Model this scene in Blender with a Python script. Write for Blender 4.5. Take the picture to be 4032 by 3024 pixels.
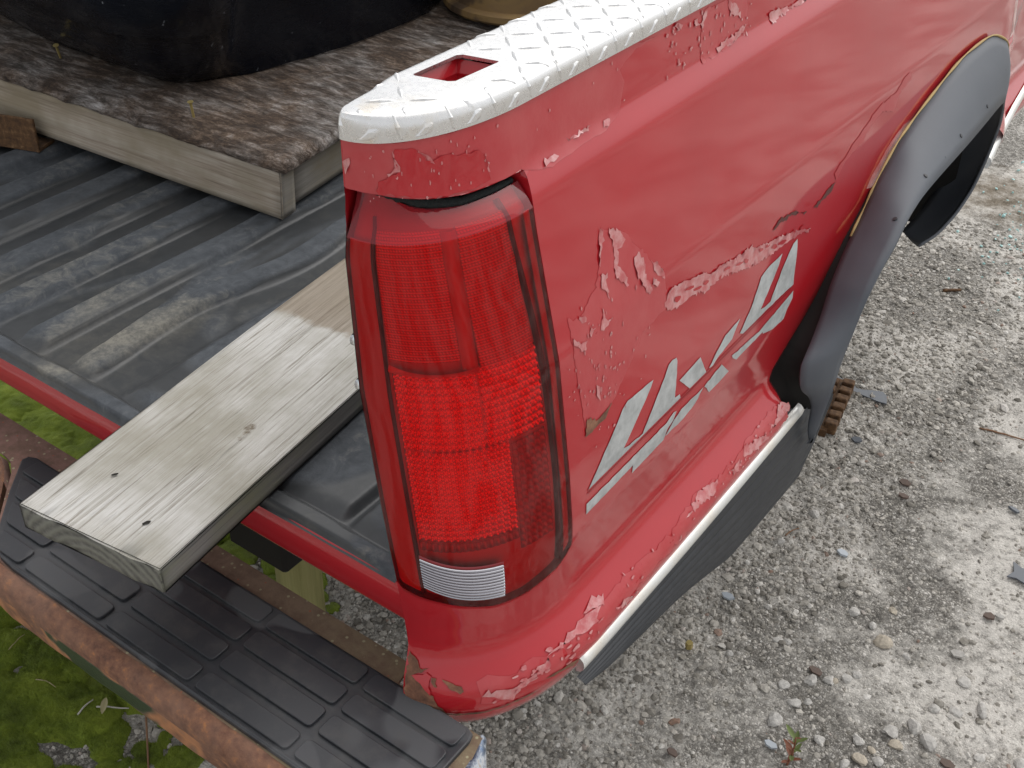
import bpy, bmesh, math, random
import numpy as np
from mathutils import Vector, Matrix

for o in list(bpy.data.objects):
    bpy.data.objects.remove(o, do_unlink=True)
SC = bpy.context.scene
COL = SC.collection
R = math.radians

# ------------------------------------------------------------------ camera
cam_d = bpy.data.cameras.new('camera')
cam = bpy.data.objects.new('camera', cam_d)
COL.objects.link(cam)
SC.camera = cam
cam_d.sensor_width = 36.0
cam_d.lens = 36.0 * 4600.0 / 4032.0
cam_d.clip_start = 0.02
cam_d.clip_end = 1200.0
# columns: truck axes (right, forward, up) in a camera with x right, y down, z forward
RW = np.array([[0.81399555, 0.57996732, 0.0323906],
               [0.36562367, -0.46823449, -0.80441022],
               [-0.45136524, 0.66662911, -0.59319057]])
rx, ry, rz = RW[0], -RW[1], -RW[2]
cam.matrix_world = Matrix(((rx[0], ry[0], rz[0], 0.644), (rx[1], ry[1], rz[1], -0.701),
                           (rx[2], ry[2], rz[2], 1.7596), (0, 0, 0, 1)))

# ------------------------------------------------------------------ overcast sky, veiled sun, exposure
SUN_EL, SUN_AZ = 52.0, 8.0          # azimuth measured from +Y (truck forward) towards +X
world = bpy.data.worlds.new('World')
SC.world = world
world.use_nodes = True
wn = world.node_tree
for n in list(wn.nodes):
    wn.nodes.remove(n)
sky = wn.nodes.new('ShaderNodeTexSky')
sky.sky_type = 'NISHITA'
sky.sun_disc = False
sky.sun_elevation = R(SUN_EL)
sky.sun_rotation = R(SUN_AZ)
sky.air_density = 1.0
sky.dust_density = 3.5
sky.ozone_density = 1.0
hs = wn.nodes.new('ShaderNodeHueSaturation')
hs.inputs['Saturation'].default_value = 0.15
bg = wn.nodes.new('ShaderNodeBackground')
bg.inputs['Strength'].default_value = 0.13
wo = wn.nodes.new('ShaderNodeOutputWorld')
wn.links.new(sky.outputs[0], hs.inputs['Color'])
veil = wn.nodes.new('ShaderNodeMix')          # even cloud cover laid over the clear-sky gradient
veil.data_type = 'RGBA'
veil.inputs[0].default_value = 0.40
veil.inputs[7].default_value = (7.6, 7.6, 7.7, 1)
wn.links.new(hs.outputs[0], veil.inputs[6])
wn.links.new(veil.outputs[2], bg.inputs['Color'])
wn.links.new(bg.outputs[0], wo.inputs['Surface'])
sun_d = bpy.data.lights.new('sun', 'SUN')
sun_d.energy = 1.1
sun_d.angle = R(80)
sun_d.color = (1.0, 0.965, 0.92)
sun = bpy.data.objects.new('sun', sun_d)
COL.objects.link(sun)
sd = Vector((math.sin(R(SUN_AZ)) * math.cos(R(SUN_EL)), math.cos(R(SUN_AZ)) * math.cos(R(SUN_EL)), math.sin(R(SUN_EL))))
sun.rotation_euler = sd.to_track_quat('Z', 'Y').to_euler()
sun.location = sd * 30
SC.view_settings.view_transform = 'Standard'
SC.view_settings.look = 'None'
SC.view_settings.gamma = 1.0
SC.view_settings.use_curve_mapping = False
SC.view_settings.exposure = 0.32
SC.render.engine = 'CYCLES'
SC.cycles.max_bounces = 8
SC.cycles.transparent_max_bounces = 12

rng = np.random.default_rng(7)
random.seed(7)

# ------------------------------------------------------------------ helpers
def tag(o, label=None, cat=None, group=None, kind=None):
    if label: o['label'] = label
    if cat: o['category'] = cat
    if group: o['group'] = group
    if kind: o['kind'] = kind
    return o

def mesh_of(name, verts, faces, mats=None, smooth=False, midx=None):
    me = bpy.data.meshes.new(name)
    me.from_pydata([tuple(map(float, v)) for v in verts], [], [tuple(int(i) for i in f) for f in faces])
    if mats is not None:
        for m in (mats if isinstance(mats, (list, tuple)) else [mats]):
            me.materials.append(m)
    if midx is not None:
        me.polygons.foreach_set('material_index', midx)
    if smooth:
        me.polygons.foreach_set('use_smooth', [True] * len(me.polygons))
    me.update()
    return me

def fast_mesh(name, verts, tris, mat, smooth=False):
    """verts (n,3), tris (m,k) arrays"""
    me = bpy.data.meshes.new(name)
    verts = np.asarray(verts, dtype=np.float32); tris = np.asarray(tris, dtype=np.int32)
    m, k = tris.shape
    me.vertices.add(len(verts)); me.vertices.foreach_set('co', verts.ravel())
    me.loops.add(m * k); me.loops.foreach_set('vertex_index', tris.ravel())
    me.polygons.add(m)
    me.polygons.foreach_set('loop_start', np.arange(0, m * k, k, dtype=np.int32))
    me.polygons.foreach_set('loop_total', np.full(m, k, dtype=np.int32))
    me.polygons.foreach_set('use_smooth', np.full(m, smooth))
    me.materials.append(mat)
    me.update(calc_edges=True)
    return me

def put(name, me, parent=None, loc=None):
    o = bpy.data.objects.new(name, me)
    COL.objects.link(o)
    if loc is not None: o.location = loc
    if parent is not None: attach(o, parent)
    return o

def attach(o, parent):
    o.parent = parent
    if parent.type == 'EMPTY':
        m = Matrix.Translation(parent.location) @ parent.rotation_euler.to_matrix().to_4x4()
        o.matrix_parent_inverse = m.inverted()

def empty(name, loc):
    o = bpy.data.objects.new(name, None)
    o.empty_display_size = 0.05
    COL.objects.link(o)
    o.location = loc
    return o

def bm_obj(name, bm, mat, parent=None, loc=None, smooth=False):
    me = bpy.data.meshes.new(name)
    bm.normal_update()
    bm.to_mesh(me); bm.free()
    for m in (mat if isinstance(mat, (list, tuple)) else [mat]): me.materials.append(m)
    if smooth: me.polygons.foreach_set('use_smooth', [True] * len(me.polygons))
    return put(name, me, parent, loc)

def box_bm(x0, x1, y0, y1, z0, z1, bev=0.0, seg=2, bm=None):
    b = bmesh.new()
    vs = [b.verts.new((x, y, z)) for x in (x0, x1) for y in (y0, y1) for z in (z0, z1)]
    for f in ((0, 1, 3, 2), (4, 6, 7, 5), (0, 4, 5, 1), (2, 3, 7, 6), (0, 2, 6, 4), (1, 5, 7, 3)):
        b.faces.new([vs[i] for i in f])
    bmesh.ops.recalc_face_normals(b, faces=b.faces)
    if bev > 0:
        bmesh.ops.bevel(b, geom=list(b.edges), offset=bev, segments=seg, profile=0.5, affect='EDGES')
    if bm is None: return b
    me = bpy.data.meshes.new('tmp'); b.to_mesh(me); b.free(); bm.from_mesh(me); bpy.data.meshes.remove(me)
    return bm

def grid_faces(nr, nc, off=0, flip=False):
    f = []
    for r in range(nr - 1):
        for c in range(nc - 1):
            a = off + r * nc + c
            q = (a, a + 1, a + nc + 1, a + nc)
            f.append(q[::-1] if flip else q)
    return f

_vn = {}
def vnoise(x, y, scale, seed=0):
    """smooth value noise in [-1,1]"""
    key = seed
    if key not in _vn: _vn[key] = np.random.default_rng(1000 + seed).uniform(-1, 1, (256, 256))
    T = _vn[key]
    x = np.asarray(x, dtype=float) * scale + 57.3; y = np.asarray(y, dtype=float) * scale + 91.7
    xi = np.floor(x).astype(int); yi = np.floor(y).astype(int)
    fx = x - xi; fy = y - yi
    fx = fx * fx * (3 - 2 * fx); fy = fy * fy * (3 - 2 * fy)
    a = T[xi % 256, yi % 256]; b = T[(xi + 1) % 256, yi % 256]
    c = T[xi % 256, (yi + 1) % 256]; d = T[(xi + 1) % 256, (yi + 1) % 256]
    return (a * (1 - fx) + b * fx) * (1 - fy) + (c * (1 - fx) + d * fx) * fy

def fbm(x, y, scale, octv=4, seed=0, gain=.5):
    s = 0; a = 1; t = 0
    for i in range(octv):
        s = s + a * vnoise(x, y, scale * 2 ** i, seed + i); t += a; a *= gain
    return s / t

def sm(a, b, x):
    t = np.clip((np.asarray(x, dtype=float) - a) / (b - a), 0, 1)
    return t * t * (3 - 2 * t)

# ------------------------------------------------------------------ material kit
class M:
    def __init__(self, name, **kw):
        self.m = bpy.data.materials.new(name)
        self.m.use_nodes = True
        self.t = self.m.node_tree
        self.p = self.t.nodes['Principled BSDF']
        self.out = self.t.nodes['Material Output']
        self.tc = self.t.nodes.new('ShaderNodeTexCoord')
        self.set(**kw)
    def set(self, **kw):
        for k, v in kw.items():
            self.inp(self.p, k.replace('_', ' '), v)
        return self
    def inp(self, n, key, v):
        s = n.inputs[key]
        if isinstance(v, bpy.types.NodeSocket): self.t.links.new(v, s)
        elif isinstance(v, (tuple, list)) and len(v) == 3 and s.type == 'RGBA': s.default_value = (*v, 1)
        else: s.default_value = v
    def node(self, typ, props=None, **kw):
        n = self.t.nodes.new(typ)
        for k, v in (props or {}).items(): setattr(n, k, v)
        for k, v in kw.items(): self.inp(n, int(k[1:]) if k[0] == '_' and k[1:].isdigit() else k.replace('_', ' '), v)
        return n
    def co(self, scale=(1, 1, 1), rot=(0, 0, 0), loc=(0, 0, 0), src='Object'):
        n = self.node('ShaderNodeMapping', Vector=self.tc.outputs[src])
        n.inputs['Scale'].default_value = scale; n.inputs['Rotation'].default_value = rot; n.inputs['Location'].default_value = loc
        return n.outputs[0]
    def noise(self, scale, detail=4, rough=.55, dist=0., vec=None):
        n = self.node('ShaderNodeTexNoise', Scale=scale, Detail=detail, Roughness=rough, Distortion=dist, Vector=vec if vec is not None else self.tc.outputs['Object'])
        return n.outputs['Fac']
    def voro(self, scale, feature='F1', rand=1., vec=None, out='Distance'):
        n = self.node('ShaderNodeTexVoronoi', {'feature': feature}, Scale=scale, Randomness=rand, Vector=vec if vec is not None else self.tc.outputs['Object'])
        return n.outputs[out]
    def ramp(self, fac, stops, interp='LINEAR'):
        n = self.node('ShaderNodeValToRGB', Fac=fac)
        cr = n.color_ramp; cr.interpolation = interp
        while len(cr.elements) < len(stops): cr.elements.new(0.5)
        for e, (p, c) in zip(cr.elements, stops):
            e.position = p
            e.color = (*c, 1) if isinstance(c, (tuple, list)) else (c, c, c, 1)
        return n.outputs['Color']
    def mix(self, fac, a, b, mode='MIX'):
        n = self.node('ShaderNodeMix', {'data_type': 'RGBA', 'blend_type': mode})
        self.inp(n, 0, fac); self.inp(n, 6, a); self.inp(n, 7, b)
        return n.outputs[2]
    def math(self, op, a, b=0.0, clamp=False):
        n = self.node('ShaderNodeMath', {'operation': op, 'use_clamp': clamp})
        self.inp(n, 0, a); self.inp(n, 1, b)
        return n.outputs[0]
    def sep(self, vec=None):
        n = self.node('ShaderNodeSeparateXYZ', Vector=vec if vec is not None else self.tc.outputs['Object'])
        return n.outputs
    def island(self):
        return self.node('ShaderNodeNewGeometry').outputs['Random Per Island']
    def bump(self, h, strength=.3, dist=.002, normal=None):
        n = self.node('ShaderNodeBump', Strength=strength, Distance=dist, Height=h)
        if normal is not None: self.t.links.new(normal, n.inputs['Normal'])
        self.t.links.new(n.outputs[0], self.p.inputs['Normal'])
        return n.outputs[0]

def mat_paint(name, c1, c2, coat=1.0, rough=.42, coatr=.05, peel=.02):
    m = M(name, Roughness=rough, Coat_Weight=coat, Coat_Roughness=coatr, Specular_IOR_Level=.15)
    a = m.noise(3.0, 5, .6)
    b = m.noise(55.0, 4, .6)
    col = m.mix(m.ramp(a, [(.35, 0.), (.65, 1.)]), c1, c2)
    spots = m.ramp(m.voro(70.0), [(.015, 1.), (.03, 0.)])
    keep = m.ramp(m.noise(9.0, 2), [(.52, 0.), (.62, .6)])
    col = m.mix(m.math('MULTIPLY', spots, keep), col, (.62, .27, .27))
    m.set(Base_Color=col)
    m.set(Coat_Roughness=m.ramp(a, [(.3, coatr * .6), (.7, coatr * 2.2)]))
    h = m.math('ADD', m.math('MULTIPLY', b, .35), m.math('MULTIPLY', m.noise(7.0, 2), 1.0))
    m.bump(h, peel, .02)
    return m.m

RED = mat_paint('red_paint', (.44, .0115, .019), (.39, .0095, .016))
RED_IN = mat_paint('red_paint_inner', (.36, .014, .02), (.40, .016, .024), coat=.6)
_f = M('faded_red_paint', Roughness=.38, Coat_Weight=.35, Coat_Roughness=.25)
_n = _f.noise(16, 5, .65); _n2 = _f.noise(120, 3, .6)
_f.set(Base_Color=_f.mix(_f.ramp(_n, [(.35, 0.), (.7, 1.)]), (.43, .024, .032), (.46, .058, .062)))
_f.bump(_f.math('ADD', _n, _f.math('MULTIPLY', _n2, .3)), .12, .004)
FADED = _f.m
_f = M('lifted_paint_film', Roughness=.28, Coat_Weight=.6, Coat_Roughness=.12)
_n = _f.noise(60, 5, .65)
_f.set(Base_Color=_f.mix(_f.ramp(_n, [(.38, 0.), (.62, 1.)]), (.47, .09, .096), (.58, .26, .258)))
_f.bump(_n, .12, .002)
FLAKE = _f.m
_f = M('rust_brown', Roughness=.85)
_n = _f.noise(45, 6, .7); _v = _f.noise(170, 3, .6)
_f.set(Base_Color=_f.ramp(_n, [(.3, (.07, .035, .022)), (.5, (.19, .085, .05)), (.62, (.27, .13, .075)), (.75, (.36, .17, .08))]))
_f.bump(_f.math('ADD', _n, _f.math('MULTIPLY', _v, .5)), .5, .003)
RUST = _f.m
_f = M('crack_dark', Base_Color=(.10, .03, .025), Roughness=.8)
CRACK = _f.m

# bumper steel: brown rust with orange scabs; chrome left only in patches on the rolled face
def mat_bumper():
    m = M('rusted_bumper', Roughness=.75)
    n1 = m.noise(9, 6, .65); n2 = m.noise(60, 5, .7); n3 = m.noise(4.5, 3, .6, .6, m.co((1, .5, .8), loc=(3.1, 0, 0)))
    rust = m.ramp(n2, [(.3, (.06, .026, .015)), (.45, (.15, .064, .036)), (.57, (.21, .096, .052)), (.70, (.38, .155, .05))])
    rust = m.mix(m.ramp(n1, [(.45, 0.), (.66, .5)]), rust, (.22, .125, .085))
    chrome = m.ramp(n3, [(.52, 0.), (.55, 1.)])
    low = m.math('LESS_THAN', m.math('ADD', m.sep()[2], m.math('MULTIPLY', n1, .02)), .613)
    chrome = m.math('MULTIPLY', chrome, low)
    edge = m.math('MULTIPLY', m.ramp(n3, [(.47, 0.), (.51, 1.), (.55, 0.)]), low)
    col = m.mix(chrome, rust, (.10, .13, .125))
    col = m.mix(m.math('MULTIPLY', edge, .75), col, (.50, .22, .09))
    m.set(Base_Color=col, Metallic=m.math('MULTIPLY', chrome, .8))
    m.set(Roughness=m.ramp(chrome, [(0., .72), (1., .28)]))
    m.bump(m.math('ADD', n2, m.math('MULTIPLY', m.noise(220, 3, .6), .6)), .45, .003)
    return m.m
BUMPER = mat_bumper()
def mat_flange():
    m = M('lichen_steel', Roughness=.9)
    n2 = m.noise(50, 5, .7); v = m.voro(85)
    x = m.sep()[0]
    gr = m.node('ShaderNodeMapRange', Value=x); gr.inputs[1].default_value = -.55; gr.inputs[2].default_value = .0
    base = m.mix(gr.outputs[0], (.27, .155, .125), (.22, .17, .105))
    col = m.mix(m.ramp(n2, [(.4, 0.), (.65, .8)]), base, (.15, .095, .065))
    col = m.mix(m.ramp(v, [(.12, .75), (.2, 0.)]), col, (.42, .40, .25))
    col = m.mix(m.ramp(m.voro(60, vec=m.co(loc=(4, 2, 1))), [(.07, .8), (.11, 0.)]), col, (.36, .10, .06))
    m.set(Base_Color=col)
    m.bump(n2, .4, .003)
    return m.m
FLANGE = mat_flange()
def mat_endcap():
    m = M('scoured_chrome', Roughness=.4)
    n = m.noise(28, 6, .7, .5); n2 = m.noise(12, 4, .6, loc_vec(m))
    col = m.ramp(n, [(.36, (.06, .09, .15)), (.47, (.12, .15, .20)), (.55, (.42, .45, .48)), (.62, (.30, .24, .18)), (.74, (.26, .14, .09))])
    m.set(Base_Color=col, Metallic=m.ramp(n, [(.4, .8), (.55, .1)]), Roughness=m.ramp(n, [(.4, .25), (.6, .7)]))
    m.bump(n, .3, .002)
    return m.m
def loc_vec(m): return m.co(loc=(1.7, 0, 0))
ENDCAP = mat_endcap()

def mat_rubber():
    m = M('step_pad_rubber', Roughness=.62)
    n = m.noise(7, 3, .5); n2 = m.noise(30, 5, .7); n3 = m.noise(6, 2, .45, .3, m.co(loc=(5.3, 2.2, 0)))
    dry = m.ramp(n3, [(.555, 0.), (.575, 1.)])
    col = m.mix(dry, (.030, .032, .037), (.072, .074, .079))
    col = m.mix(m.ramp(n2, [(.48, 0.), (.75, .45)]), col, (.085, .082, .076))
    m.set(Base_Color=col, Roughness=m.ramp(dry, [(0., .44), (1., .72)]))
    m.bump(m.noise(400, 2), .06, .001)
    return m.m
PAD = mat_rubber()
def mat_black_plastic(name, base, rough, dust):
    m = M(name, Roughness=rough)
    n = m.noise(18, 5, .65)
    m.set(Base_Color=m.mix(m.ramp(n, [(.45, 0.), (.75, .5)]), base, dust))
    m.bump(m.noise(300, 2), .06, .001)
    return m.m
VALANCE = mat_black_plastic('ribbed_rubber', (.022, .025, .03), .55, (.05, .053, .058))
FOAM = M('foam_gasket', Base_Color=(.012, .016, .016), Roughness=.95)
FOAM.bump(FOAM.noise(260, 4, .7), .8, .004); FOAM = FOAM.m
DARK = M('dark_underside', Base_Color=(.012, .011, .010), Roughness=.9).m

def mat_flare():
    m = M('grey_flare_plastic', Roughness=.46)
    a = m.noise(5, 4, .55); b = m.noise(60, 4, .6)
    col = m.mix(m.ramp(a, [(.35, 0.), (.68, 1.)]), (.070, .081, .098), (.105, .115, .132))
    sp = m.ramp(m.voro(26, vec=m.co(loc=(2.2, .3, .9))), [(.05, 1.), (.075, 0.)])
    col = m.mix(m.math('MULTIPLY', sp, m.ramp(m.noise(5, 1, vec=m.co(loc=(9, 0, 0))), [(.55, 0.), (.6, .9)])), col, (.03, .035, .045))
    m.set(Base_Color=col, Roughness=m.ramp(a, [(.3, .52), (.7, .66)]))
    m.bump(b, .04, .002)
    return m.m
FLARE = mat_flare()
TRIM_Y = M('yellowed_sealant', Base_Color=(.42, .29, .11), Roughness=.6).m

def mat_alu():
    m = M('diamond_plate_aluminium', Metallic=.9, Roughness=.3)
    n = m.noise(160, 3, .6); b = m.noise(14, 4, .6)
    col = m.mix(m.ramp(b, [(.4, 0.), (.7, 1.)]), (.76, .76, .76), (.70, .695, .68))
    y = m.sep()[1]
    st = m.node('ShaderNodeMapRange', Value=y); st.inputs[1].default_value = .10; st.inputs[2].default_value = .01
    stain = m.math('MULTIPLY', m.ramp(m.noise(26, 4, .6), [(.5, 0.), (.7, .7)]), st.outputs[0], True)
    col = m.mix(stain, col, (.72, .60, .42))
    m.set(Base_Color=col, Roughness=m.ramp(n, [(.3, .2), (.7, .38)]))
    m.bump(n, .10, .0012)
    return m.m
ALU = mat_alu()
def mat_trim():
    m = M('bright_moulding', Metallic=.35, Roughness=.34)
    n = m.noise(140, 3, .7); b = m.noise(20, 3)
    spk = m.ramp(m.voro(260), [(.10, .8), (.2, 0.)])
    col = m.mix(m.math('MULTIPLY', spk, m.ramp(b, [(.4, 0.), (.6, .8)])), (.72, .73, .71), (.22, .13, .07))
    m.set(Base_Color=m.mix(m.ramp(b, [(.45, 0.), (.75, .5)]), col, (.62, .53, .40)))
    return m.m
TRIM = mat_trim()
SILVER = M('silver_decal', Metallic=.25, Roughness=.5)
_n = SILVER.noise(40, 6, .7); _s = SILVER.noise(8, 3, .6, vec=SILVER.co((1, .3, 6)))
SILVER.set(Base_Color=SILVER.mix(SILVER.ramp(SILVER.math('ADD', _n, SILVER.math('MULTIPLY', _s, .4)), [(.55, 0.), (.85, 1.)]), (.36, .375, .375), (.54, .56, .56)))
SILVER.bump(_n, .25, .001); SILVER = SILVER.m
CHROME = M('chrome', Base_Color=(.75, .77, .8), Metallic=1.0, Roughness=.15).m

# ---- tail lamp
def mat_lens(name, tint, haze):
    m = M(name)
    t = m.t
    t.nodes.remove(m.p)
    tr = t.nodes.new('ShaderNodeBsdfTransparent'); tr.inputs[0].default_value = (*tint, 1)
    gl = t.nodes.new('ShaderNodeBsdfGlossy'); gl.inputs['Roughness'].default_value = .035
    gl.inputs['Color'].default_value = (.85, .85, .85, 1)
    df = t.nodes.new('ShaderNodeBsdfDiffuse'); df.inputs[0].default_value = (*haze, 1)
    fr = t.nodes.new('ShaderNodeFresnel'); fr.inputs['IOR'].default_value = 1.42
    n = m.noise(30, 5, .7)
    scr = m.noise(12, 5, .7, 1.0, m.co((30, 30, 2)))
    hz = m.math('ADD', m.ramp(n, [(.45, .0), (.85, .012)]), m.ramp(scr, [(.72, 0.), (.82, .012)]))
    z = m.sep()[2]                                        # haze paints sky sheen onto the frosted top facet; grime along the foot
    hz = m.math('ADD', hz, m.math('MULTIPLY', m.math('GREATER_THAN', z, 1.2222), .24))
    m1 = t.nodes.new('ShaderNodeMixShader'); t.links.new(hz, m1.inputs[0]); t.links.new(tr.outputs[0], m1.inputs[1]); t.links.new(df.outputs[0], m1.inputs[2])
    m2 = t.nodes.new('ShaderNodeMixShader'); t.links.new(fr.outputs[0], m2.inputs[0]); t.links.new(m1.outputs[0], m2.inputs[1]); t.links.new(gl.outputs[0], m2.inputs[2])
    t.links.new(m2.outputs[0], m.out.inputs['Surface'])
    return m.m
LENS = mat_lens('red_lens', (.91, .003, .018), (.52, .07, .09))
def mat_reflex(name, base, hexs, strength):
    m = M(name, Base_Color=base, Metallic=.25, Roughness=.25)
    vec = m.node('ShaderNodeMapping', Vector=m.tc.outputs['UV'])
    vec.inputs['Scale'].default_value = (1, 1.1547, 1)
    sx = m.sep(vec.outputs[0])
    cx = m.node('ShaderNodeCombineXYZ')
    m.inp(cx, 0, m.math('ADD', sx[0], m.math('MULTIPLY', sx[1], .5))); m.inp(cx, 1, sx[1])
    d = m.node('ShaderNodeTexVoronoi', {'feature': 'F1', 'voronoi_dimensions': '2D'}, Scale=hexs, Randomness=0., Vector=vec.outputs[0])
    d2 = m.node('ShaderNodeTexVoronoi', {'feature': 'F1', 'voronoi_dimensions': '2D'}, Scale=hexs, Randomness=0., Vector=cx.outputs[0])
    h = m.math('MINIMUM', d.outputs['Distance'], d2.outputs['Distance'])
    m.set(Base_Color=m.mix(m.ramp(h, [(.25, 0.), (.5, .7)]), base, tuple(c * .3 for c in base)))
    m.bump(h, strength, .0012)
    return m.m
REFLEX = mat_reflex('reflex_honeycomb', (1.0, .15, .18), 300.0, .8)
PILLOW = M('pillow_optics', Base_Color=(1.0, .12, .16), Metallic=.95, Roughness=.05).m
LAMPBACK = M('lamp_back', Base_Color=(.62, .03, .05), Metallic=.0, Roughness=.35).m
BEZEL = M('lamp_bezel', Base_Color=(.24, .012, .018), Roughness=.3, Coat_Weight=.3).m
BAR = M('lamp_dark_bar', Base_Color=(.10, .02, .03), Roughness=.4).m
DIVIDER = M('lamp_divider', Base_Color=(.80, .20, .22), Roughness=.3, Metallic=.1).m
REVERSE = M('reverse_lens', Base_Color=(.40, .39, .42), Metallic=.85, Roughness=.10).m

# ---- bed liner: worn grey-black plastic, dried silt on the highs, wet lows
def mat_liner():
    m = M('bed_liner_plastic', Roughness=.6)
    n1 = m.noise(4.0, 4, .55, .4, m.co((1.6, .7, 1))); n2 = m.noise(38, 6, .75, .6); n3 = m.noise(150, 4, .7)
    z = m.sep()[2]
    hi = m.node('ShaderNodeMapRange', Value=z); hi.inputs[1].default_value = .7885; hi.inputs[2].default_value = .8030
    base = m.mix(m.ramp(n2, [(.35, 0.), (.7, 1.)]), (.040, .046, .054), (.086, .095, .107))
    silt = m.math('MULTIPLY', m.ramp(m.math('ADD', m.math('MULTIPLY', n1, .75), m.math('MULTIPLY', n2, .35)), [(.57, 0.), (.72, 1.)]), .65)
    col = m.mix(silt, base, m.mix(m.ramp(n3, [(.4, 0.), (.6, 1.)]), (.16, .148, .118), (.27, .25, .20)))
    wet = m.ramp(m.math('ADD', m.math('MULTIPLY', m.noise(2.6, 3, .5, .8, m.co((1.8, .8, 1), loc=(7.7, 1.2, 0))), 1.0), m.math('MULTIPLY', hi.outputs[0], .16)), [(.53, 1.), (.60, 0.)])
    col = m.mix(m.math('MULTIPLY', wet, .72), col, (.034, .035, .035))
    m.set(Base_Color=col, Roughness=m.ramp(wet, [(0., .78), (1., .42)]))
    hb = m.math('MULTIPLY', m.math('ADD', n2, m.math('MULTIPLY', n3, .7)), m.ramp(wet, [(0., 1.), (1., .05)]))
    m.bump(hb, .35, .003)
    return m.m
LINER = mat_liner()

# ---- woods
def mat_wood(name, cols, axis_scale, grain, algae=None, band=None, bumpd=.002, fac=1.0, cracks=.6):
    m = M(name, Roughness=.82)
    v = m.co(axis_scale)
    g = m.noise(grain, 7, .72, .35, v)
    g2 = m.noise(grain * 3.1, 4, .7, .1, v)
    fine = m.math('ADD', m.math('MULTIPLY', g, .65), m.math('MULTIPLY', g2, .35))
    col = m.ramp(fine, cols)
    big = m.noise(5, 4, .6)
    if algae:
        col = m.mix(m.math('MULTIPLY', m.ramp(m.math('ADD', m.math('MULTIPLY', big, .7), m.math('MULTIPLY', g, .4)), [(.50, 0.), (.64, 1.)]), .75), col, algae)
    if band: col = band(m, col, fine)
    ck = m.ramp(m.noise(grain * 1.3, 3, .5, .2, m.co(tuple(a * (.25 if a < 2 else 1) for a in axis_scale), loc=(3, 1, 2))), [(.295, 1.), (.325, 0.)])
    col = m.mix(m.math('MULTIPLY', ck, cracks), col, tuple(c * .25 for c in cols[0][1]))
    m.set(Base_Color=col)
    m.bump(m.math('SUBTRACT', fine, m.math('MULTIPLY', ck, .5)), .7, bumpd)
    return m.m
def board_band(m, col, fine):
    y = m.sep()[1]
    t = m.ramp(m.math('ADD', y, m.math('MULTIPLY', m.noise(40, 5, .7), .035)), [(.486, 0.), (.498, 1.)])
    br = m.ramp(fine, [(.3, (.16, .12, .085)), (.5, (.27, .22, .165)), (.7, (.37, .31, .245))])
    xx, yy_, _z = m.sep()
    k = m.math('ADD', m.math('POWER', m.math('DIVIDE', m.math('SUBTRACT', xx, .142), .017), 2.0), m.math('POWER', m.math('DIVIDE', m.math('SUBTRACT', yy_, .235), .035), 2.0))
    knot = m.ramp(m.math('ADD', k, m.math('MULTIPLY', m.noise(70, 4, .7), 1.6)), [(.7, .85), (1.9, 0.)])
    col = m.mix(knot, col, (.13, .095, .055))
    return m.mix(m.math('MULTIPLY', t, .85), col, br)
WOOD_BOARD = mat_wood('weathered_plank', [(.36, (.17, .155, .125)), (.43, (.36, .34, .30)), (.50, (.54, .525, .495)), (.62, (.66, .65, .63))],
                      (150, 3.0, 150), 1.2, algae=(.27, .25, .19), band=board_band, bumpd=.004, cracks=.0)
WOOD_EDGE_SHADED = mat_wood('plank_edge_shaded', [(.3, (.10, .098, .09)), (.5, (.17, .165, .155)), (.7, (.26, .25, .235))], (60, 1.6, 60), 1.2, algae=(.16, .17, .10))  # plank sides: darker than the top, shading put into the colour
def mat_endgrain():
    m = M('plank_end_grain', Roughness=.9)
    w = m.node('ShaderNodeTexWave', {'wave_type': 'RINGS', 'rings_direction': 'Y'}, Scale=26., Distortion=3.0, Detail=4., Vector=m.co(loc=(-.11, 0, .05)))
    n = m.noise(90, 4, .7)
    m.set(Base_Color=m.mix(m.math('MULTIPLY', w.outputs['Fac'], .8), m.ramp(n, [(.3, (.06, .058, .05)), (.7, (.17, .165, .145))]), (.20, .20, .165)))
    m.bump(m.math('ADD', w.outputs['Fac'], n), .5, .002)
    return m.m
ENDGRAIN = mat_endgrain()
WOOD_PALLET = mat_wood('grey_pallet_wood', [(.36, (.16, .125, .09)), (.46, (.34, .285, .225)), (.55, (.46, .41, .345)), (.68, (.58, .54, .48))], (1.8, 60, 60), 1.1, algae=(.24, .20, .13), bumpd=.002, cracks=.3)
WOOD_PALLET2 = mat_wood('grey_pallet_side', [(.3, (.16, .14, .115)), (.5, (.30, .28, .25)), (.7, (.42, .40, .36))], (60, 1.8, 60), 1.1, algae=(.24, .20, .13), bumpd=.002, cracks=.3)
def mat_rot():
    m = M('rotten_plywood', Roughness=.93)
    v = m.co((7, 22, 22), rot=(0, 0, .15))
    n = m.noise(2.4, 8, .8, .35, v); b = m.noise(6.5, 5, .7, .3); c = m.noise(110, 5, .8)
    col = m.ramp(m.math('ADD', m.math('MULTIPLY', n, .75), m.math('MULTIPLY', c, .25)), [(.38, (.016, .010, .007)), (.49, (.065, .042, .028)), (.58, (.17, .12, .085)), (.68, (.33, .26, .20)), (.8, (.50, .42, .35))])
    gr = m.ramp(n, [(.40, (.05, .045, .04)), (.54, (.22, .205, .195)), (.68, (.52, .505, .50))])
    col = m.mix(m.ramp(m.math('ADD', m.math('MULTIPLY', b, .62), m.math('MULTIPLY', n, .38)), [(.46, 0.), (.62, .85)]), col, gr)
    m.set(Base_Color=col)
    m.bump(m.math('ADD', n, m.math('MULTIPLY', c, .5)), .9, .005)
    return m.m
ROT = mat_rot()
BRASS = M('brass_screw', Base_Color=(.50, .40, .16), Metallic=.6, Roughness=.4).m
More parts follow.
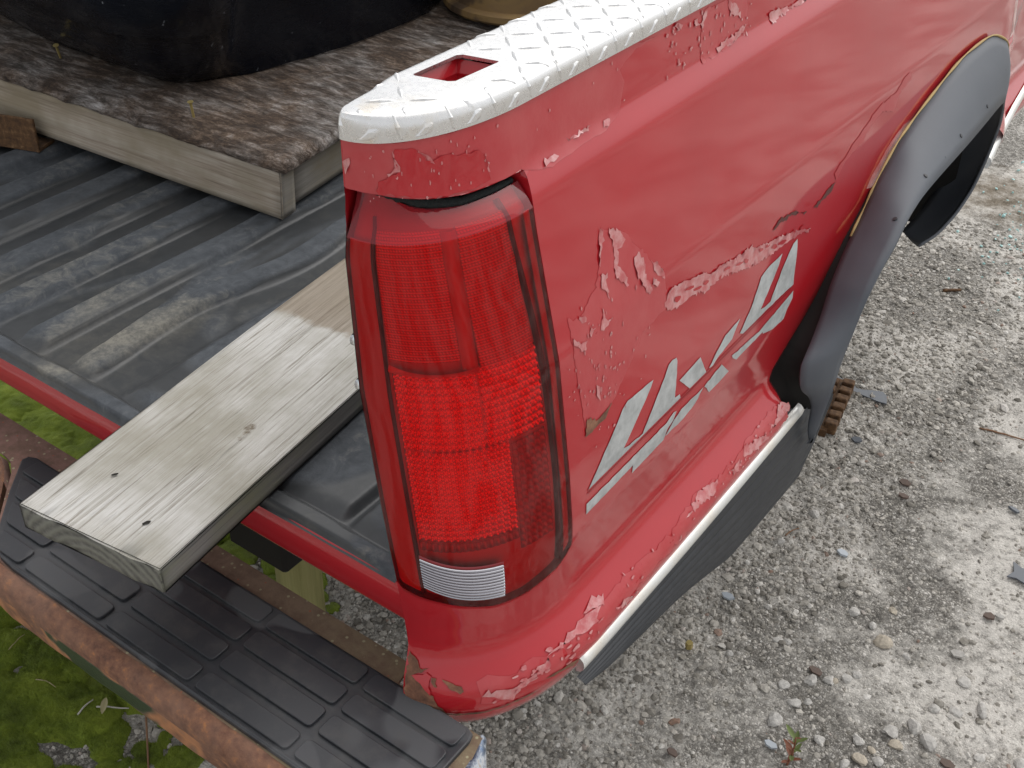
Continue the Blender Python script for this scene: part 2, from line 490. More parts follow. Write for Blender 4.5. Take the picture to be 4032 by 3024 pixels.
def mat_tub():
    m = M('gloss_black_plastic', Roughness=.16, Specular_IOR_Level=.35)
    n = m.noise(8, 4, .6, .8); s = m.noise(22, 4, .7, 1.2, m.co((1, 1, 3)))
    col = m.mix(m.ramp(n, [(.45, 0.), (.7, .5)]), (.005, .006, .010), (.014, .015, .018))
    scf = m.ramp(m.noise(45, 3, .6, .3, m.co((1, 3, .6), rot=(.5, .3, 0))), [(.70, 0.), (.725, .8)])
    col = m.mix(m.math('MULTIPLY', scf, m.ramp(m.noise(6, 1), [(.5, 0.), (.56, 1.)])), col, (.25, .27, .30))
    m.set(Base_Color=col, Roughness=m.ramp(s, [(.35, .10), (.7, .42)]))
    m.bump(m.noise(5, 2), .12, .02)
    return m.m
TUB = mat_tub()
def mat_drum():
    m = M('tan_rusty_drum', Roughness=.6)
    n = m.noise(7, 4, .6, .5)
    m.set(Base_Color=m.ramp(n, [(.35, (.05, .035, .03)), (.48, (.15, .10, .06)), (.56, (.34, .22, .09)), (.7, (.25, .16, .09))]), Metallic=.2)
    m.bump(m.noise(90, 4), .2, .002)
    return m.m
DRUM = mat_drum()
POST = mat_wood('greenish_post', [(.3, (.15, .14, .05)), (.5, (.24, .225, .085)), (.7, (.30, .28, .12))], (30, 30, 1.5), 1.5)

# ---- ground
def mat_ground():
    m = M('broken_concrete', Roughness=.92)
    o = m.tc.outputs['Object']
    n1 = m.noise(2.3, 5, .6, .5); n2 = m.noise(14, 6, .7); n3 = m.noise(70, 5, .75); n4 = m.noise(260, 3, .7)
    wv = m.node('ShaderNodeVectorMath', {'operation': 'ADD'})
    m.inp(wv, 0, o); nv = m.node('ShaderNodeTexNoise', Scale=60., Detail=3.); sv = m.node('ShaderNodeVectorMath', {'operation': 'SCALE'}, Scale=.012)
    m.inp(sv, 0, nv.outputs['Color']); m.inp(wv, 1, sv.outputs[0]); o = wv.outputs[0]
    ve = m.voro(150, 'DISTANCE_TO_EDGE', vec=o); vc = m.node('ShaderNodeTexVoronoi', Scale=150., Vector=o).outputs['Color']
    vs = m.sep(vc)[0]
    cell = m.ramp(vs, [(0., (.16, .148, .13)), (.35, (.36, .338, .30)), (.7, (.52, .49, .44)), (1., (.70, .67, .62))])
    gapm = m.ramp(ve, [(.0, .8), (.22, 0.)])
    agg = m.mix(gapm, cell, (.10, .092, .08))
    pale = m.mix(m.ramp(n3, [(.35, 0.), (.65, 1.)]), (.54, .51, .465), (.76, .73, .675))
    pm = m.ramp(m.math('ADD', m.math('MULTIPLY', n1, .7), m.math('MULTIPLY', n2, .3)), [(.44, 0.), (.55, 1.)])
    col = m.mix(m.math('MULTIPLY', pm, .8), agg, pale)
    pits = m.ramp(m.math('ADD', n3, m.math('MULTIPLY', n4, .35)), [(.54, 1.), (.64, 0.)])
    col = m.mix(m.math('MULTIPLY', pits, .6), col, (.11, .105, .095))
    sx_ = m.sep()
    e1 = m.math('ADD', m.math('POWER', m.math('DIVIDE', m.math('SUBTRACT', sx_[0], .02), .55), 2.0), m.math('POWER', m.math('DIVIDE', m.math('SUBTRACT', sx_[1], 3.15), .42), 2.0))
    dirt = m.ramp(m.math('ADD', e1, m.math('MULTIPLY', n2, 1.2)), [(.55, .85), (1.0, 0.)])
    col = m.mix(dirt, col, m.mix(n3, (.06, .045, .025), (.20, .15, .09)))
    m.set(Base_Color=col)
    hh = m.math('ADD', m.math('MULTIPLY', ve, m.math('SUBTRACT', 1.0, m.math('MULTIPLY', pm, .7))), m.math('ADD', m.math('MULTIPLY', n3, .5), m.math('MULTIPLY', n4, .3)))
    m.bump(hh, 1.0, .007)
    return m.m
GROUND = mat_ground()
def mat_stones(name, stops, bs=.5):
    m = M(name, Roughness=.9)
    r = m.island(); n = m.noise(140, 5, .75)
    col = m.ramp(r, stops)
    col = m.mix(m.ramp(n, [(.35, .45), (.65, 0.)]), col, (.10, .095, .085))
    m.set(Base_Color=col)
    m.bump(n, bs, .002)
    return m.m
GRAVEL = mat_stones('gravel', [(0., (.16, .145, .12)), (.25, (.32, .298, .26)), (.55, (.48, .45, .40)), (.85, (.60, .565, .505)), (.97, (.72, .695, .65)), (1., (.28, .17, .12))])
STONE = mat_stones('pale_stone', [(0., (.46, .445, .415)), (1., (.58, .56, .525))], .9)
STONE_TAN = mat_stones('tan_stone', [(0., (.42, .37, .29)), (1., (.52, .46, .37))], .7)
CHIP_BROWN = mat_stones('brown_chip', [(0., (.11, .075, .06)), (1., (.16, .11, .09))])
CHIP_GREY = M('grey_plastic_chip', Base_Color=(.10, .112, .13), Roughness=.5).m
CHIP_PALE = M('pale_plastic_chip', Base_Color=(.40, .44, .48), Roughness=.5).m
def mat_moss():
    m = M('moss', Roughness=.95, Sheen_Weight=.3)
    n = m.noise(14, 4, .6); f = m.noise(420, 4, .8); g = m.noise(95, 4, .7)
    col = m.ramp(m.math('ADD', m.math('MULTIPLY', n, .6), m.math('MULTIPLY', f, .4)), [(.32, (.05, .07, .006)), (.47, (.16, .225, .014)), (.60, (.26, .33, .028)), (.8, (.34, .38, .06))])
    col = m.mix(m.ramp(m.noise(6, 3, .6, 0, m.co(loc=(2.2, 5.1, 0))), [(.56, 0.), (.72, .65)]), col, (.11, .085, .035))
    m.set(Base_Color=col, Sheen_Tint=(.5, .6, .2))
    m.bump(m.math('ADD', f, m.math('MULTIPLY', g, .9)), 1.0, .004)
    return m.m
MOSS = mat_moss()
TWIG = M('pale_twig', Base_Color=(.55, .52, .47), Roughness=.8).m
STALK = M('brown_stalk', Base_Color=(.22, .12, .065), Roughness=.85).m
LEAF_DRY = M('dry_leaf', Base_Color=(.40, .36, .20), Roughness=.8).m
STRAW = M('straw', Base_Color=(.42, .35, .20), Roughness=.85).m
WEED_G = M('weed_green', Base_Color=(.13, .17, .05), Roughness=.6).m
WEED_R = M('weed_red', Base_Color=(.24, .09, .05), Roughness=.6).m
RUST_DARK = M('rusty_lug', Roughness=.85)
_n = RUST_DARK.noise(80, 5, .7)
RUST_DARK.set(Base_Color=RUST_DARK.ramp(_n, [(.3, (.04, .02, .01)), (.55, (.12, .06, .024)), (.75, (.26, .16, .08))]))
RUST_DARK.bump(_n, .5, .003); RUST_DARK = RUST_DARK.m
#NEXT
# ================================================================== GROUND
def spaced(lo, hi, n, far):
    core = np.linspace(lo, hi, n)
    st = core[1] - core[0]
    out = []; d = st; p = hi
    while p < far:
        d *= 1.35; p += d; out.append(p)
    neg = []; d = st; p = lo
    while p > -far:
        d *= 1.35; p -= d; neg.append(p)
    return np.array(neg[::-1] + list(core) + out)

def pale_mask(x, y):
    """1 on smoother pale slab, 0 in loose aggregate"""
    e = x + .16 * fbm(x, y, 2.1, 4, 31) - .10 * (y - 1.4)
    return sm(.06, .30, e) * sm(-.35, .10, fbm(x, y, 2.6, 4, 35) + .25)

def ground_h(x, y):
    core = sm(-1.7, -1.2, x) * (1 - sm(1.2, 1.7, x)) * sm(-.9, -.4, y) * (1 - sm(3.3, 4.2, y))
    p = pale_mask(x, y)
    h = .007 * fbm(x, y, 5.5, 3, 3) + .0035 * fbm(x, y, 30, 3, 9) * (1 - .4 * p)
    h += .0040 * np.maximum(0, fbm(x, y, 62, 3, 15)) * (1 - .3 * p)
    h -= .005 * sm(.25, .6, fbm(x, y, 9, 4, 21)) * p
    return h * core

gx = spaced(-1.3, 1.1, 470, 420.0); gy = spaced(-.4, 2.9, 560, 420.0)
GX, GY = np.meshgrid(gx, gy)
GZ = ground_h(GX, GY)
gv = np.stack([GX.ravel(), GY.ravel(), GZ.ravel()], 1)
nc, nr = len(gx), len(gy)
a = (np.arange(nr - 1)[:, None] * nc + np.arange(nc - 1)[None, :]).ravel()
gf = np.stack([a, a + 1, a + nc + 1, a + nc], 1)
ground = put('ground', fast_mesh('ground', gv, gf, GROUND, True))
tag(ground, kind='structure')

# ---- loose aggregate, far too many grains to count
ICO_V, ICO_F = None, None
def _ico():
    b = bmesh.new(); bmesh.ops.create_icosphere(b, subdivisions=1, radius=1)
    b.verts.ensure_lookup_table()
    v = np.array([x.co[:] for x in b.verts]); f = np.array([[q.index for q in p.verts] for p in b.faces])
    b.free(); return v, f
ICO_V, ICO_F = _ico()

def stones(n, sampler, rfun, seed):
    r = np.random.default_rng(seed)
    P = sampler(r, n); n = len(P)
    rad = rfun(r, P)
    V = np.empty((n, len(ICO_V), 3), np.float32)
    A = r.uniform(0, 2 * np.pi, n); ca, sa = np.cos(A), np.sin(A)
    sc = r.uniform(.62, 1.25, (n, 3)); sc[:, 2] *= .62
    J = r.uniform(.72, 1.2, (n, len(ICO_V), 1))
    L = ICO_V[None] * J * sc[:, None, :] * rad[:, None, None]
    t = r.uniform(-.5, .5, n); ct, st_ = np.cos(t), np.sin(t)
    y2 = L[:, :, 1] * ct[:, None] - L[:, :, 2] * st_[:, None]; z2 = L[:, :, 1] * st_[:, None] + L[:, :, 2] * ct[:, None]
    V[:, :, 0] = L[:, :, 0] * ca[:, None] - y2 * sa[:, None] + P[:, None, 0]
    V[:, :, 1] = L[:, :, 0] * sa[:, None] + y2 * ca[:, None] + P[:, None, 1]
    V[:, :, 2] = z2 + (P[:, 2] + rad * r.uniform(-.25, .25, n))[:, None]
    F = ICO_F[None] + (np.arange(n) * len(ICO_V))[:, None, None]
    return V.reshape(-1, 3), F.reshape(-1, 3)

def samp_main(r, n):
    x = r.uniform(-.75, .85, n * 3); y = r.uniform(.15, 2.9, n * 3)
    keep = r.uniform(0, 1, n * 3) < (1 - .90 * pale_mask(x, y)) * np.clip(1.55 - .38 * y, .22, 1)
    x, y = x[keep][:n], y[keep][:n]
    return np.stack([x, y, ground_h(x, y)], 1)
def rad_main(r, P):
    q = np.exp(r.normal(math.log(.0038), .45, len(P)))
    return np.clip(q, .0014, .0125)
V, F = stones(52000, samp_main, rad_main, 5)
gravel = put('gravel', fast_mesh('gravel', V, F, GRAVEL, False))
tag(gravel, 'loose grey and tan aggregate grains covering the broken concrete', 'gravel', kind='stuff')

# ---- moss cushions beside the bumper
MOSSX = (-1.75, -.40); MOSSY = (-.45, .75)
cr = np.random.default_rng(77)
cush = []
for i in range(1500):
    x = cr.uniform(*MOSSX); y = cr.uniform(*MOSSY)
    lim = -.555 + .05 * math.sin(y * 21) - .10 * max(0, y - .05)
    if x > lim + .05: continue
    if y > .10 and x > -.95 and cr.random() < .75: continue
    if (x + .93) ** 2 + (y - .06) ** 2 < .045 ** 2: continue
    if (x + .62) ** 2 + (y - .03) ** 2 < .05 ** 2: continue
    r0 = cr.uniform(.022, .058) * (1.0 if x < lim - .06 else .6)
    cush.append((x, y, r0, .004 + r0 * cr.uniform(.22, .42)))
def moss_h(x, y):
    h = np.full(np.shape(x), -.012)
    xx = x + .006 * fbm(x, y, 45, 2, 51); yy = y + .006 * fbm(x, y, 45, 2, 55)
    for (cx_, cy_, r0, hh) in cush:
        d2 = ((xx - cx_) ** 2 + (yy - cy_) ** 2) / r0 ** 2
        h = np.maximum(h, np.where(d2 < 1, hh * np.clip(1 - d2, 0, 1) ** .42 - .004, -.012))
    return h + .0022 * fbm(x, y, 120, 3, 61) + .003 * fbm(x, y, 40, 2, 65)
mx = np.linspace(*MOSSX, 460); my = np.linspace(*MOSSY, 420)
MX, MY = np.meshgrid(mx, my); MZ = moss_h(MX, MY)
mv = np.stack([MX.ravel(), MY.ravel(), MZ.ravel()], 1)
a = (np.arange(419)[:, None] * 460 + np.arange(459)[None, :]).ravel()
mf = np.stack([a, a + 1, a + 461, a + 460], 1)
zz = MZ.ravel()
mf = mf[(zz[mf].max(1) > -.006)]
moss = put('moss', fast_mesh('moss', mv, mf, MOSS, True))
bl = np.random.default_rng(12)
nb = 70000
bx = bl.uniform(-1.15, -.48, nb); by = bl.uniform(-.28, .12, nb)
bh = moss_h(bx, by); kk = bh > .001
bx, by, bh = bx[kk], by[kk], bh[kk]; nb = len(bx)
ba = bl.uniform(0, 6.28, nb); ln_b = bl.uniform(.0025, .006, nb); tl = bl.uniform(.2, .9, nb); wb = .0006
ox, oy = np.cos(ba), np.sin(ba)
bv = np.empty((nb, 3, 3))
bv[:, 0] = np.stack([bx - oy * wb, by + ox * wb, bh - .001], 1); bv[:, 1] = np.stack([bx + oy * wb, by - ox * wb, bh - .001], 1)
bv[:, 2] = np.stack([bx + ox * ln_b * tl, by + oy * ln_b * tl, bh + ln_b], 1)
mossb = put('moss_tips', fast_mesh('moss_tips', bv.reshape(-1, 3), np.arange(nb * 3).reshape(-1, 3), MOSS, False), moss)
tag(mossb, kind='stuff')
tag(moss, 'bright green moss cushions growing on the ground behind the rusted bumper', 'moss', kind='stuff')

def samp_moss(r, n):
    x = r.uniform(-1.3, -.25, n); y = r.uniform(-.42, .5, n)
    k = moss_h(x, y) < .002
    x, y = x[k], y[k]
    return np.stack([x, y, ground_h(x, y)], 1)
V, F = stones(6000, samp_moss, lambda r, P: np.clip(np.exp(r.normal(math.log(.004), .45, len(P))), .002, .013), 9)
g2 = put('gravel', fast_mesh('gravel', V, F, GRAVEL, False))
tag(g2, 'grey grit and small stones lying between the moss cushions', 'gravel', kind='stuff')

# ================================================================== TRUCK BODY SURFACE
PROF = np.array([
    [1.345, -.024, .000, .054, .160], [1.318, -.024, .000, .055, .160], [1.270, -.023, .000, .061, .160],
    [1.256, -.022, .000, .063, .160], [1.246, -.0215, -.002, .070, .160], [1.232, -.020, -.003, .079, .155],
    [1.200, -.023, -.004, .086, .155], [1.051, -.0145, -.004, .120, .160], [.900, .008, -.004, .141, .165],
    [.830, .020, -.004, .148, .168], [.800, .026, -.004, .1490, .170], [.770, .030, -.003, .1480, .172], [.740, .033, -.001, .1475, .175],
    [.712, .037, -.001, .1480, .178], [.700, .040, -.003, .1510, .184], [.689, .042, -.008, .1590, .190], [.678, .045, -.015, .1705, .195], [.668, .047, -.0205, .1795, .197], [.658, .049, -.0245, .1850, .198], [.646, .050, -.0262, .1875, .199],
    [.634, .052, -.0265, .188, .200], [.615, .054, -.021, .183, .200], [.600, .056, -.012, .176, .200]])[::-1]
_zz = np.linspace(.58, 1.36, 1561)
_tab = []
for i in range(1, 5):
    q = np.interp(_zz, PROF[:, 0], PROF[:, i])
    k = np.ones(11) / 11
    qp = np.pad(q, 5, mode='edge'); q = np.convolve(qp, k, 'valid')
    _tab.append(q)
NEXP = 2.1
def prof(z): return [float(np.interp(z, _zz, t)) for t in _tab]
def S(u, z):
    xa, ya, x0, yb = prof(z)
    if u <= 1:
        ph = max(u, 0.0) * math.pi / 2
        return Vector((xa + (x0 - xa) * math.sin(ph) ** (2 / NEXP), yb - (yb - ya) * max(math.cos(ph), 0) ** (2 / NEXP), z))
    y = yb + (u - 1)
    x = x0 - .24 * max(0.0, min(y, 2.15) - 1.84)
    return Vector((x, y, z))
def SN(u, z):
    e = 2e-3
    u = max(u, .02)
    du = S(u + e, z) - S(u - e, z); dz = S(u, z + e) - S(u, z - e)
    n = du.cross(dz)
    n.normalize()
    return n
def SO(u, z, d):
    return S(u, z) + SN(u, z) * d

U_LO = [(0, .802), (.027, .792), (.26, .784), (.43, .775), (.55, .768), (.72, .767), (.91, .776), (.97, .788), (1.0, .797), (1.3, .80), (9, .80)]
U_HI = [(0, 1.271), (.24, 1.2685), (.5, 1.260), (.68, 1.2555), (.97, 1.2545), (1.1, 1.2545), (9, 1.2545)]
def zlo(u): return float(np.interp(u, *zip(*U_LO)))
def zhi(u): return float(np.interp(u, *zip(*U_HI)))
ARCH = [(.58, .765), (.65, .757), (.70, .757), (.72, .780), (.74, .826), (.76, .872), (.80, .940), (.84, 1.010), (.88, 1.075), (.92, 1.2), (.935, 1.30)]
YC = 1.30
def yrear(z): return float(np.interp(z, *zip(*ARCH)))
def yfront(z): return max(2 * YC - yrear(z) - .10, 1.76 + (.935 - z) * .95) if z < .935 else YC

truck = empty('pickup_truck', (-.75, 1.0, 0))
tag(truck, 'faded red pickup truck with peeling paint and silver 4x4 decal', 'pickup truck')

def build_bedside():
    nl, nm, nu = 34, 62, 26
    def rows(u):
        lo, hi = zlo(u), zhi(u)
        a = [.600 + (lo - .600) * i / nl for i in range(nl)]
        b = [lo + (hi - lo) * i / nm for i in range(nm)]
        c = [hi + (1.3195 - hi) * i / nu for i in range(nu + 1)]
        return a + b + c
    nrow = nl + nm + nu + 1
    us = [i / 30 for i in range(31)]
    verts, faces = [], []
    # corner wrap
    for u in us:
        for z in rows(u): verts.append(S(u, z))
    lampm = range(nl, nl + nm)
    for c in range(30):
        for r in range(nrow - 1):
            if r in lampm: continue
            a = c * nrow + r
            faces.append((a, a + nrow, a + nrow + 1, a + 1))
    base_last = 30 * nrow
    # straight side back to the wheel arch
    rws = rows(1.0)
    NCOL = 46
    prev = base_last
    for k in range(1, NCOL + 4):
        start = len(verts)
        for z in rws:
            yb = prof(z)[3]
            ye = yrear(z) if z < .935 else YC
            if k <= NCOL:
                y = yb + (ye - yb) * k / NCOL
                p = S(1 + y - yb, z)
                if z < .935:
                    d = max(0.0, .030 - (ye - y)) / .030
                    p.x -= .014 * d ** 2.2
            else:
                p = S(1 + ye - yb, z)
                if z < .935:
                    j = k - NCOL
                    p.x -= (.034, .052, .10)[j - 1]; p.y += (.004, .002, .0)[j - 1]
                else:
                    p.y += .0001 * (k - NCOL)
            verts.append(p)
        for r in range(nrow - 1):
            a, b = prev + r, start + r
            if k > NCOL and rws[r] >= .935: continue
            faces.append((a, b, b + 1, a + 1))
        prev = start
    # forward of the arch
    prev = None
    for k in range(0, 24):
        start = len(verts)
        for z in rws:
            yb = prof(z)[3]; y0 = yfront(z)
            y = y0 + (2.75 - y0) * (k / 23)
            verts.append(S(1 + y - yb, z))
        if prev is not None:
            for r in range(nrow - 1):
                a, b = prev + r, start + r
                faces.append((a, b, b + 1, a + 1))
        prev = start
    # returned edges: lamp opening and tailgate opening post
    def strip(pts_a, pts_b, flip=False):
        s = len(verts)
        for p in pts_a: verts.append(p)
        for p in pts_b: verts.append(p)
        n = len(pts_a)
        for i in range(n - 1):
            q = (s + i, s + i + 1, s + n + i + 1, s + n + i)
            faces.append(q[::-1] if flip else q)
    strip([S(u, zhi(u)) for u in us], [SO(u, zhi(u), -.03) + Vector((0, 0, .004)) for u in us])
    strip([S(u, zlo(u)) for u in us], [SO(u, zlo(u), -.03) for u in us], True)
    zs = np.linspace(zlo(1), zhi(1), 40)
    strip([S(1, z) for z in zs], [SO(1, z, -.03) for z in zs])
    zs = np.linspace(.60, 1.3195, 60)
    strip([S(0, z) for z in zs], [S(0, z) + Vector((-.006, .012, 0)) for z in zs], True)
    strip([S(0, z) + Vector((-.006, .012, 0)) for z in zs], [S(0, z) + Vector((-.002, .09, 0)) for z in zs], True)
    uu = us + [1 + i * .06 for i in range(1, 10)]
    strip([S(u, .600) for u in uu], [SO(u, .600, -.05) + Vector((0, 0, .012)) for u in uu], True)
    me = mesh_of('bedside', verts, faces, RED, True)
    bm = bmesh.new(); bm.from_mesh(me)
    bmesh.ops.remove_doubles(bm, verts=bm.verts, dist=1e-5)
    bm.to_mesh(me); bm.free()
    return put('bedside', me, truck)
bedside = build_bedside()
tag(bedside, 'red bed side with flaking clear coat')

# ---- patches on the skin, outlines given in panel coordinates (position along the skin, height)
def on_skin(name, poly, mat, off, parent=bedside, jag=0.0, cuts=2, thick=0.0, dens=.006, curl=0.0):
    pts = []
    n = len(poly)
    for i in range(n):
        a, b = np.array(poly[i]), np.array(poly[(i + 1) % n])
        L = math.hypot((b[0] - a[0]) * (1 if a[0] > 1 else .2), b[1] - a[1])
        k = max(1, int(L / dens)) if jag > 0 else 1
        for j in range(k):
            p = a + (b - a) * j / k
            if jag > 0: p = p + np.array([random.gauss(0, jag) * (1 if p[0] > 1 else 5), random.gauss(0, jag)])
            pts.append(p)
    bm = bmesh.new()
    vs = [bm.verts.new((p[0], p[1], 0)) for p in pts]
    es = [bm.edges.new((vs[i], vs[(i + 1) % len(vs)])) for i in range(len(vs))]
    bmesh.ops.triangle_fill(bm, edges=es, use_beauty=True)
    for _ in range(cuts):
        long = [e for e in bm.edges if math.hypot((e.verts[0].co.x - e.verts[1].co.x) * (1 if e.verts[0].co.x > 1 else .2), e.verts[0].co.y - e.verts[1].co.y) > .012]
        if long: bmesh.ops.subdivide_edges(bm, edges=long, cuts=1)
    bmesh.ops.triangulate(bm, faces=bm.faces)
    bound = set(v for e in bm.edges if e.is_boundary for v in e.verts)
    for v in bm.verts:
        z = min(max(v.co.y, .601), 1.344)
        v.co = SO(max(v.co.x, .004), z, off + (curl * random.random() ** 2 if v in bound else 0))
    if thick > 0:
        bmesh.ops.recalc_face_normals(bm, faces=bm.faces)
        bmesh.ops.solidify(bm, geom=list(bm.faces), thickness=thick)
    bmesh.ops.recalc_face_normals(bm, faces=bm.faces)
    return bm_obj(name, bm, mat, parent, smooth=True)

DECAL = [
 [(1.0351,.8544),(1.1158,.921),(1.1277,.9265),(1.1885,.9234),(1.1826,.9155),(1.1502,.8913),(1.1153,.8646),(1.1273,.8615),(1.1604,.8588),(1.1835,.881),(1.2278,.9233),(1.2359,.9257),(1.2466,.9233),(1.2487,.9175),(1.242,.8653),(1.2541,.864),(1.2567,.8555)],
 [(1.0297,.8363),(1.2204,.8381),(1.2397,.8441),(1.247,.8411),(1.2373,.8315),(1.2228,.8262),(1.2132,.8142),(1.1343,.812),(1.1361,.8241),(1.0285,.8204)],
 [(1.2539,.8854),(1.2758,.8873),(1.3108,.8905),(1.3219,.8674),(1.3275,.8568),(1.2825,.8564)],
 [(1.3353,.8593),(1.3583,.8741),(1.3817,.8868),(1.4254,.8918),(1.402,.8701),(1.3643,.8634),(1.3459,.8564)],
 [(1.3231,.8368),(1.3735,.8441),(1.3971,.8192),(1.3398,.817)],
 [(1.218,.8178),(1.2398,.8306),(1.2594,.8367),(1.3205,.8361),(1.2976,.8228),(1.2672,.8168)],
 [(1.4274,.8667),(1.4595,.8917),(1.4897,.9255),(1.5071,.9305),(1.5583,.9324),(1.5469,.9185),(1.4906,.8731),(1.5059,.8701),(1.524,.8704),(1.5569,.9051),(1.5958,.9323),(1.6097,.9337),(1.61,.9143),(1.6042,.8739),(1.6041,.8613),(1.525,.8621),(1.4364,.8611)],
 [(1.404,.8417),(1.4914,.837),(1.6059,.8493),(1.6044,.8372),(1.5866,.8251),(1.5786,.8129),(1.54,.8149),(1.5048,.8253),(1.5031,.8294),(1.4191,.8279),(1.4072,.8363)]]
for i, d in enumerate(DECAL):
    o = on_skin('decal_stroke', d, SILVER, .0009, jag=.00035, dens=.008)
    if i == 0: o['label'] = 'silver piece of the 4x4 decal'
# two thin ribs of red running through the decal gap
for z0 in (.8490, .8535):
    on_skin('decal_rib', [(1.034, z0 - .0012), (1.60, z0 + .004), (1.60, z0 + .0062), (1.034, z0 + .0012)], RED_IN, .0011, dens=.02)

# faded band under the rail cap where the clear coat is gone
band = [(.012, 1.3175)] + [(u, 1.3175) for u in (.1, .3, .5, .7, .9, 1.0, 1.05, 1.12, 1.2)] + [(1.271, 1.3114), (1.2182, 1.3115), (1.1845, 1.2983), (1.1939, 1.2835), (1.181, 1.2544), (1.1436, 1.2455), (1.09, 1.2470), (1.0535, 1.2440), (1.0299, 1.2456), (.985, 1.2565)] + [(u, zhi(u) + .0008) for u in (.9, .8, .7, .6, .5, .4, .3, .2, .1, .012)]
on_skin('faded_paint', band, FADED, .0004, jag=.0006, cuts=4, dens=.01)['label'] = 'dull pink faded band below the rail cap'
gloss = [(.2196,1.272),(.2536,1.2815),(.3393,1.2888),(.3668,1.2915),(.3365,1.3086),(.3594,1.3106),(.46,1.309),(.5112,1.2967),(.543,1.2954),(.6013,1.2988),(.6638,1.2939),(.7545,1.2936),(.7938,1.2869),(.807,1.2781),(.8163,1.2615),(.7372,1.2579),(.5244,1.2609),(.3266,1.2676)]
on_skin('clear_coat_island', gloss, RED, .0008, jag=.0009, cuts=4, dens=.005, curl=.0016)
FLK = [
 [(.3365,1.3086),(.3668,1.2915),(.312,1.2875),(.2952,1.29),(.3425,1.2949)], [(.4673,1.3073),(.5184,1.2949),(.5427,1.2946),(.5141,1.3026)],
 [(.8021,1.2863),(.8203,1.2691),(.8028,1.2689),(.7869,1.2812)], [(1.0291,1.2528),(1.0544,1.2523),(1.0535,1.2483),(1.0299,1.2476)],
 [(1.1423,1.2516),(1.1519,1.255),(1.162,1.2536),(1.1572,1.2504),(1.1436,1.2498)], [(1.0758,1.2578),(1.1215,1.2595),(1.1178,1.2557),(1.0803,1.2548)],
 [(.0168,1.2968),(.0585,1.3029),(.0505,1.2903),(.0288,1.2856)],
 [(1.2219,1.0071),(1.2274,1.0245),(1.2432,1.0251),(1.2613,1.0212),(1.2892,1.0159),(1.3277,1.0074),(1.335,.9989),(1.3627,.9995),(1.3938,.9922),(1.4313,.9892),(1.4589,.9881),(1.4648,.9801),(1.5349,.9668),(1.6303,.9412),(1.6578,.9298),(1.5729,.945),(1.5301,.9461),(1.4886,.9516),(1.4429,.9608),(1.4046,.9712),(1.3678,.9812),(1.3272,.9814),(1.2884,.9918),(1.2508,.9931),(1.2283,1.0002)],
 [(1.1051,1.1564),(1.112,1.1515),(1.1065,1.1369),(1.0978,1.1171),(1.0949,1.1205)],
 [(1.121,1.15),(1.1432,1.1389),(1.1515,1.1247),(1.1349,1.1207),(1.1323,1.1022),(1.1451,1.081),(1.145,1.072),(1.1204,1.0931),(1.1274,1.1217)],
 [(1.1636,1.0998),(1.1775,1.0983),(1.186,1.0812),(1.1827,1.0666),(1.1935,1.0429),(1.1889,1.039),(1.1672,1.0712),(1.1612,1.0896)],
 [(1.1985,1.0804),(1.2132,1.0694),(1.2248,1.0527),(1.2219,1.0455),(1.2032,1.0633)], [(1.0958,1.1094),(1.108,1.1051),(1.1031,1.0931),(1.106,1.0741),(1.1006,1.0832),(1.093,1.0911)],
 [(1.0448,1.0829),(1.0577,1.0768),(1.0559,1.07),(1.0476,1.0729)], [(1.0617,1.0639),(1.0663,1.0527),(1.0583,1.0499)], [(1.1977,1.0577),(1.211,1.0469),(1.2043,1.0427),(1.1943,1.0522)],
 [(1.0892,1.073),(1.0955,1.0521),(1.1062,1.0515),(1.086,1.044),(1.0807,1.0479)], [(1.029,1.0644),(1.0349,1.0527),(1.0524,1.0472),(1.0513,1.0384),(1.0376,1.0468),(1.0285,1.0559)],
 [(1.0656,.9815),(1.0726,.9751),(1.0692,.9621),(1.0645,.9722)],
 [(1.3493,1.307),(1.3664,1.2988),(1.3727,1.3129),(1.38,1.310),(1.372,1.296),(1.350,1.300)], [(1.4341,1.3089),(1.4600,1.296),(1.470,1.280),(1.452,1.286),(1.436,1.298)],
 [(1.404,1.2627),(1.4381,1.2629),(1.4871,1.2668),(1.455,1.2545),(1.404,1.2545)], [(1.30,1.3126),(1.3152,1.3042),(1.320,1.3095),(1.306,1.315)], [(1.5495,1.2649),(1.5885,1.2613),(1.6188,1.2559),(1.6389,1.2593),(1.667,1.2528),(1.5961,1.2535),(1.5552,1.2518)],
 [(.4188,.6603),(.4798,.6584),(.544,.6556),(.6105,.6554),(.6986,.6659),(.7378,.6695),(.7277,.6561),(.6742,.6562),(.6183,.6532),(.5635,.6492),(.5532,.6378),(.5094,.64),(.4648,.6515),(.4163,.6556)],
 [(.7404,.6677),(.8434,.6752),(.9403,.6777),(.9995,.6723),(.9848,.6629),(.9403,.6648),(.8346,.671),(.7909,.6733)],
 [(.9564,.6824),(1.0122,.684),(1.0283,.6781),(1.0185,.6734),(.9912,.6764)], [(1.0311,.6555),(1.0592,.6519),(1.0854,.6407),(1.0595,.6445),(1.0323,.6514)],
 [(1.531,.6765),(1.5559,.6672),(1.5567,.6568),(1.5101,.6569),(1.4883,.6578),(1.5195,.6658)], [(1.4086,.6702),(1.4686,.6605),(1.4792,.6491),(1.4368,.6511),(1.3995,.6616)],
 [(1.3599,.6633),(1.3845,.6623),(1.3875,.6551),(1.3626,.651)], [(1.2746,.6755),(1.3202,.6685),(1.3036,.6572),(1.2475,.6631),(1.2272,.6657)]]
for d in FLK:
    on_skin('paint_flake', d, FLAKE, .0006, jag=.0014, dens=.004, curl=.0022)
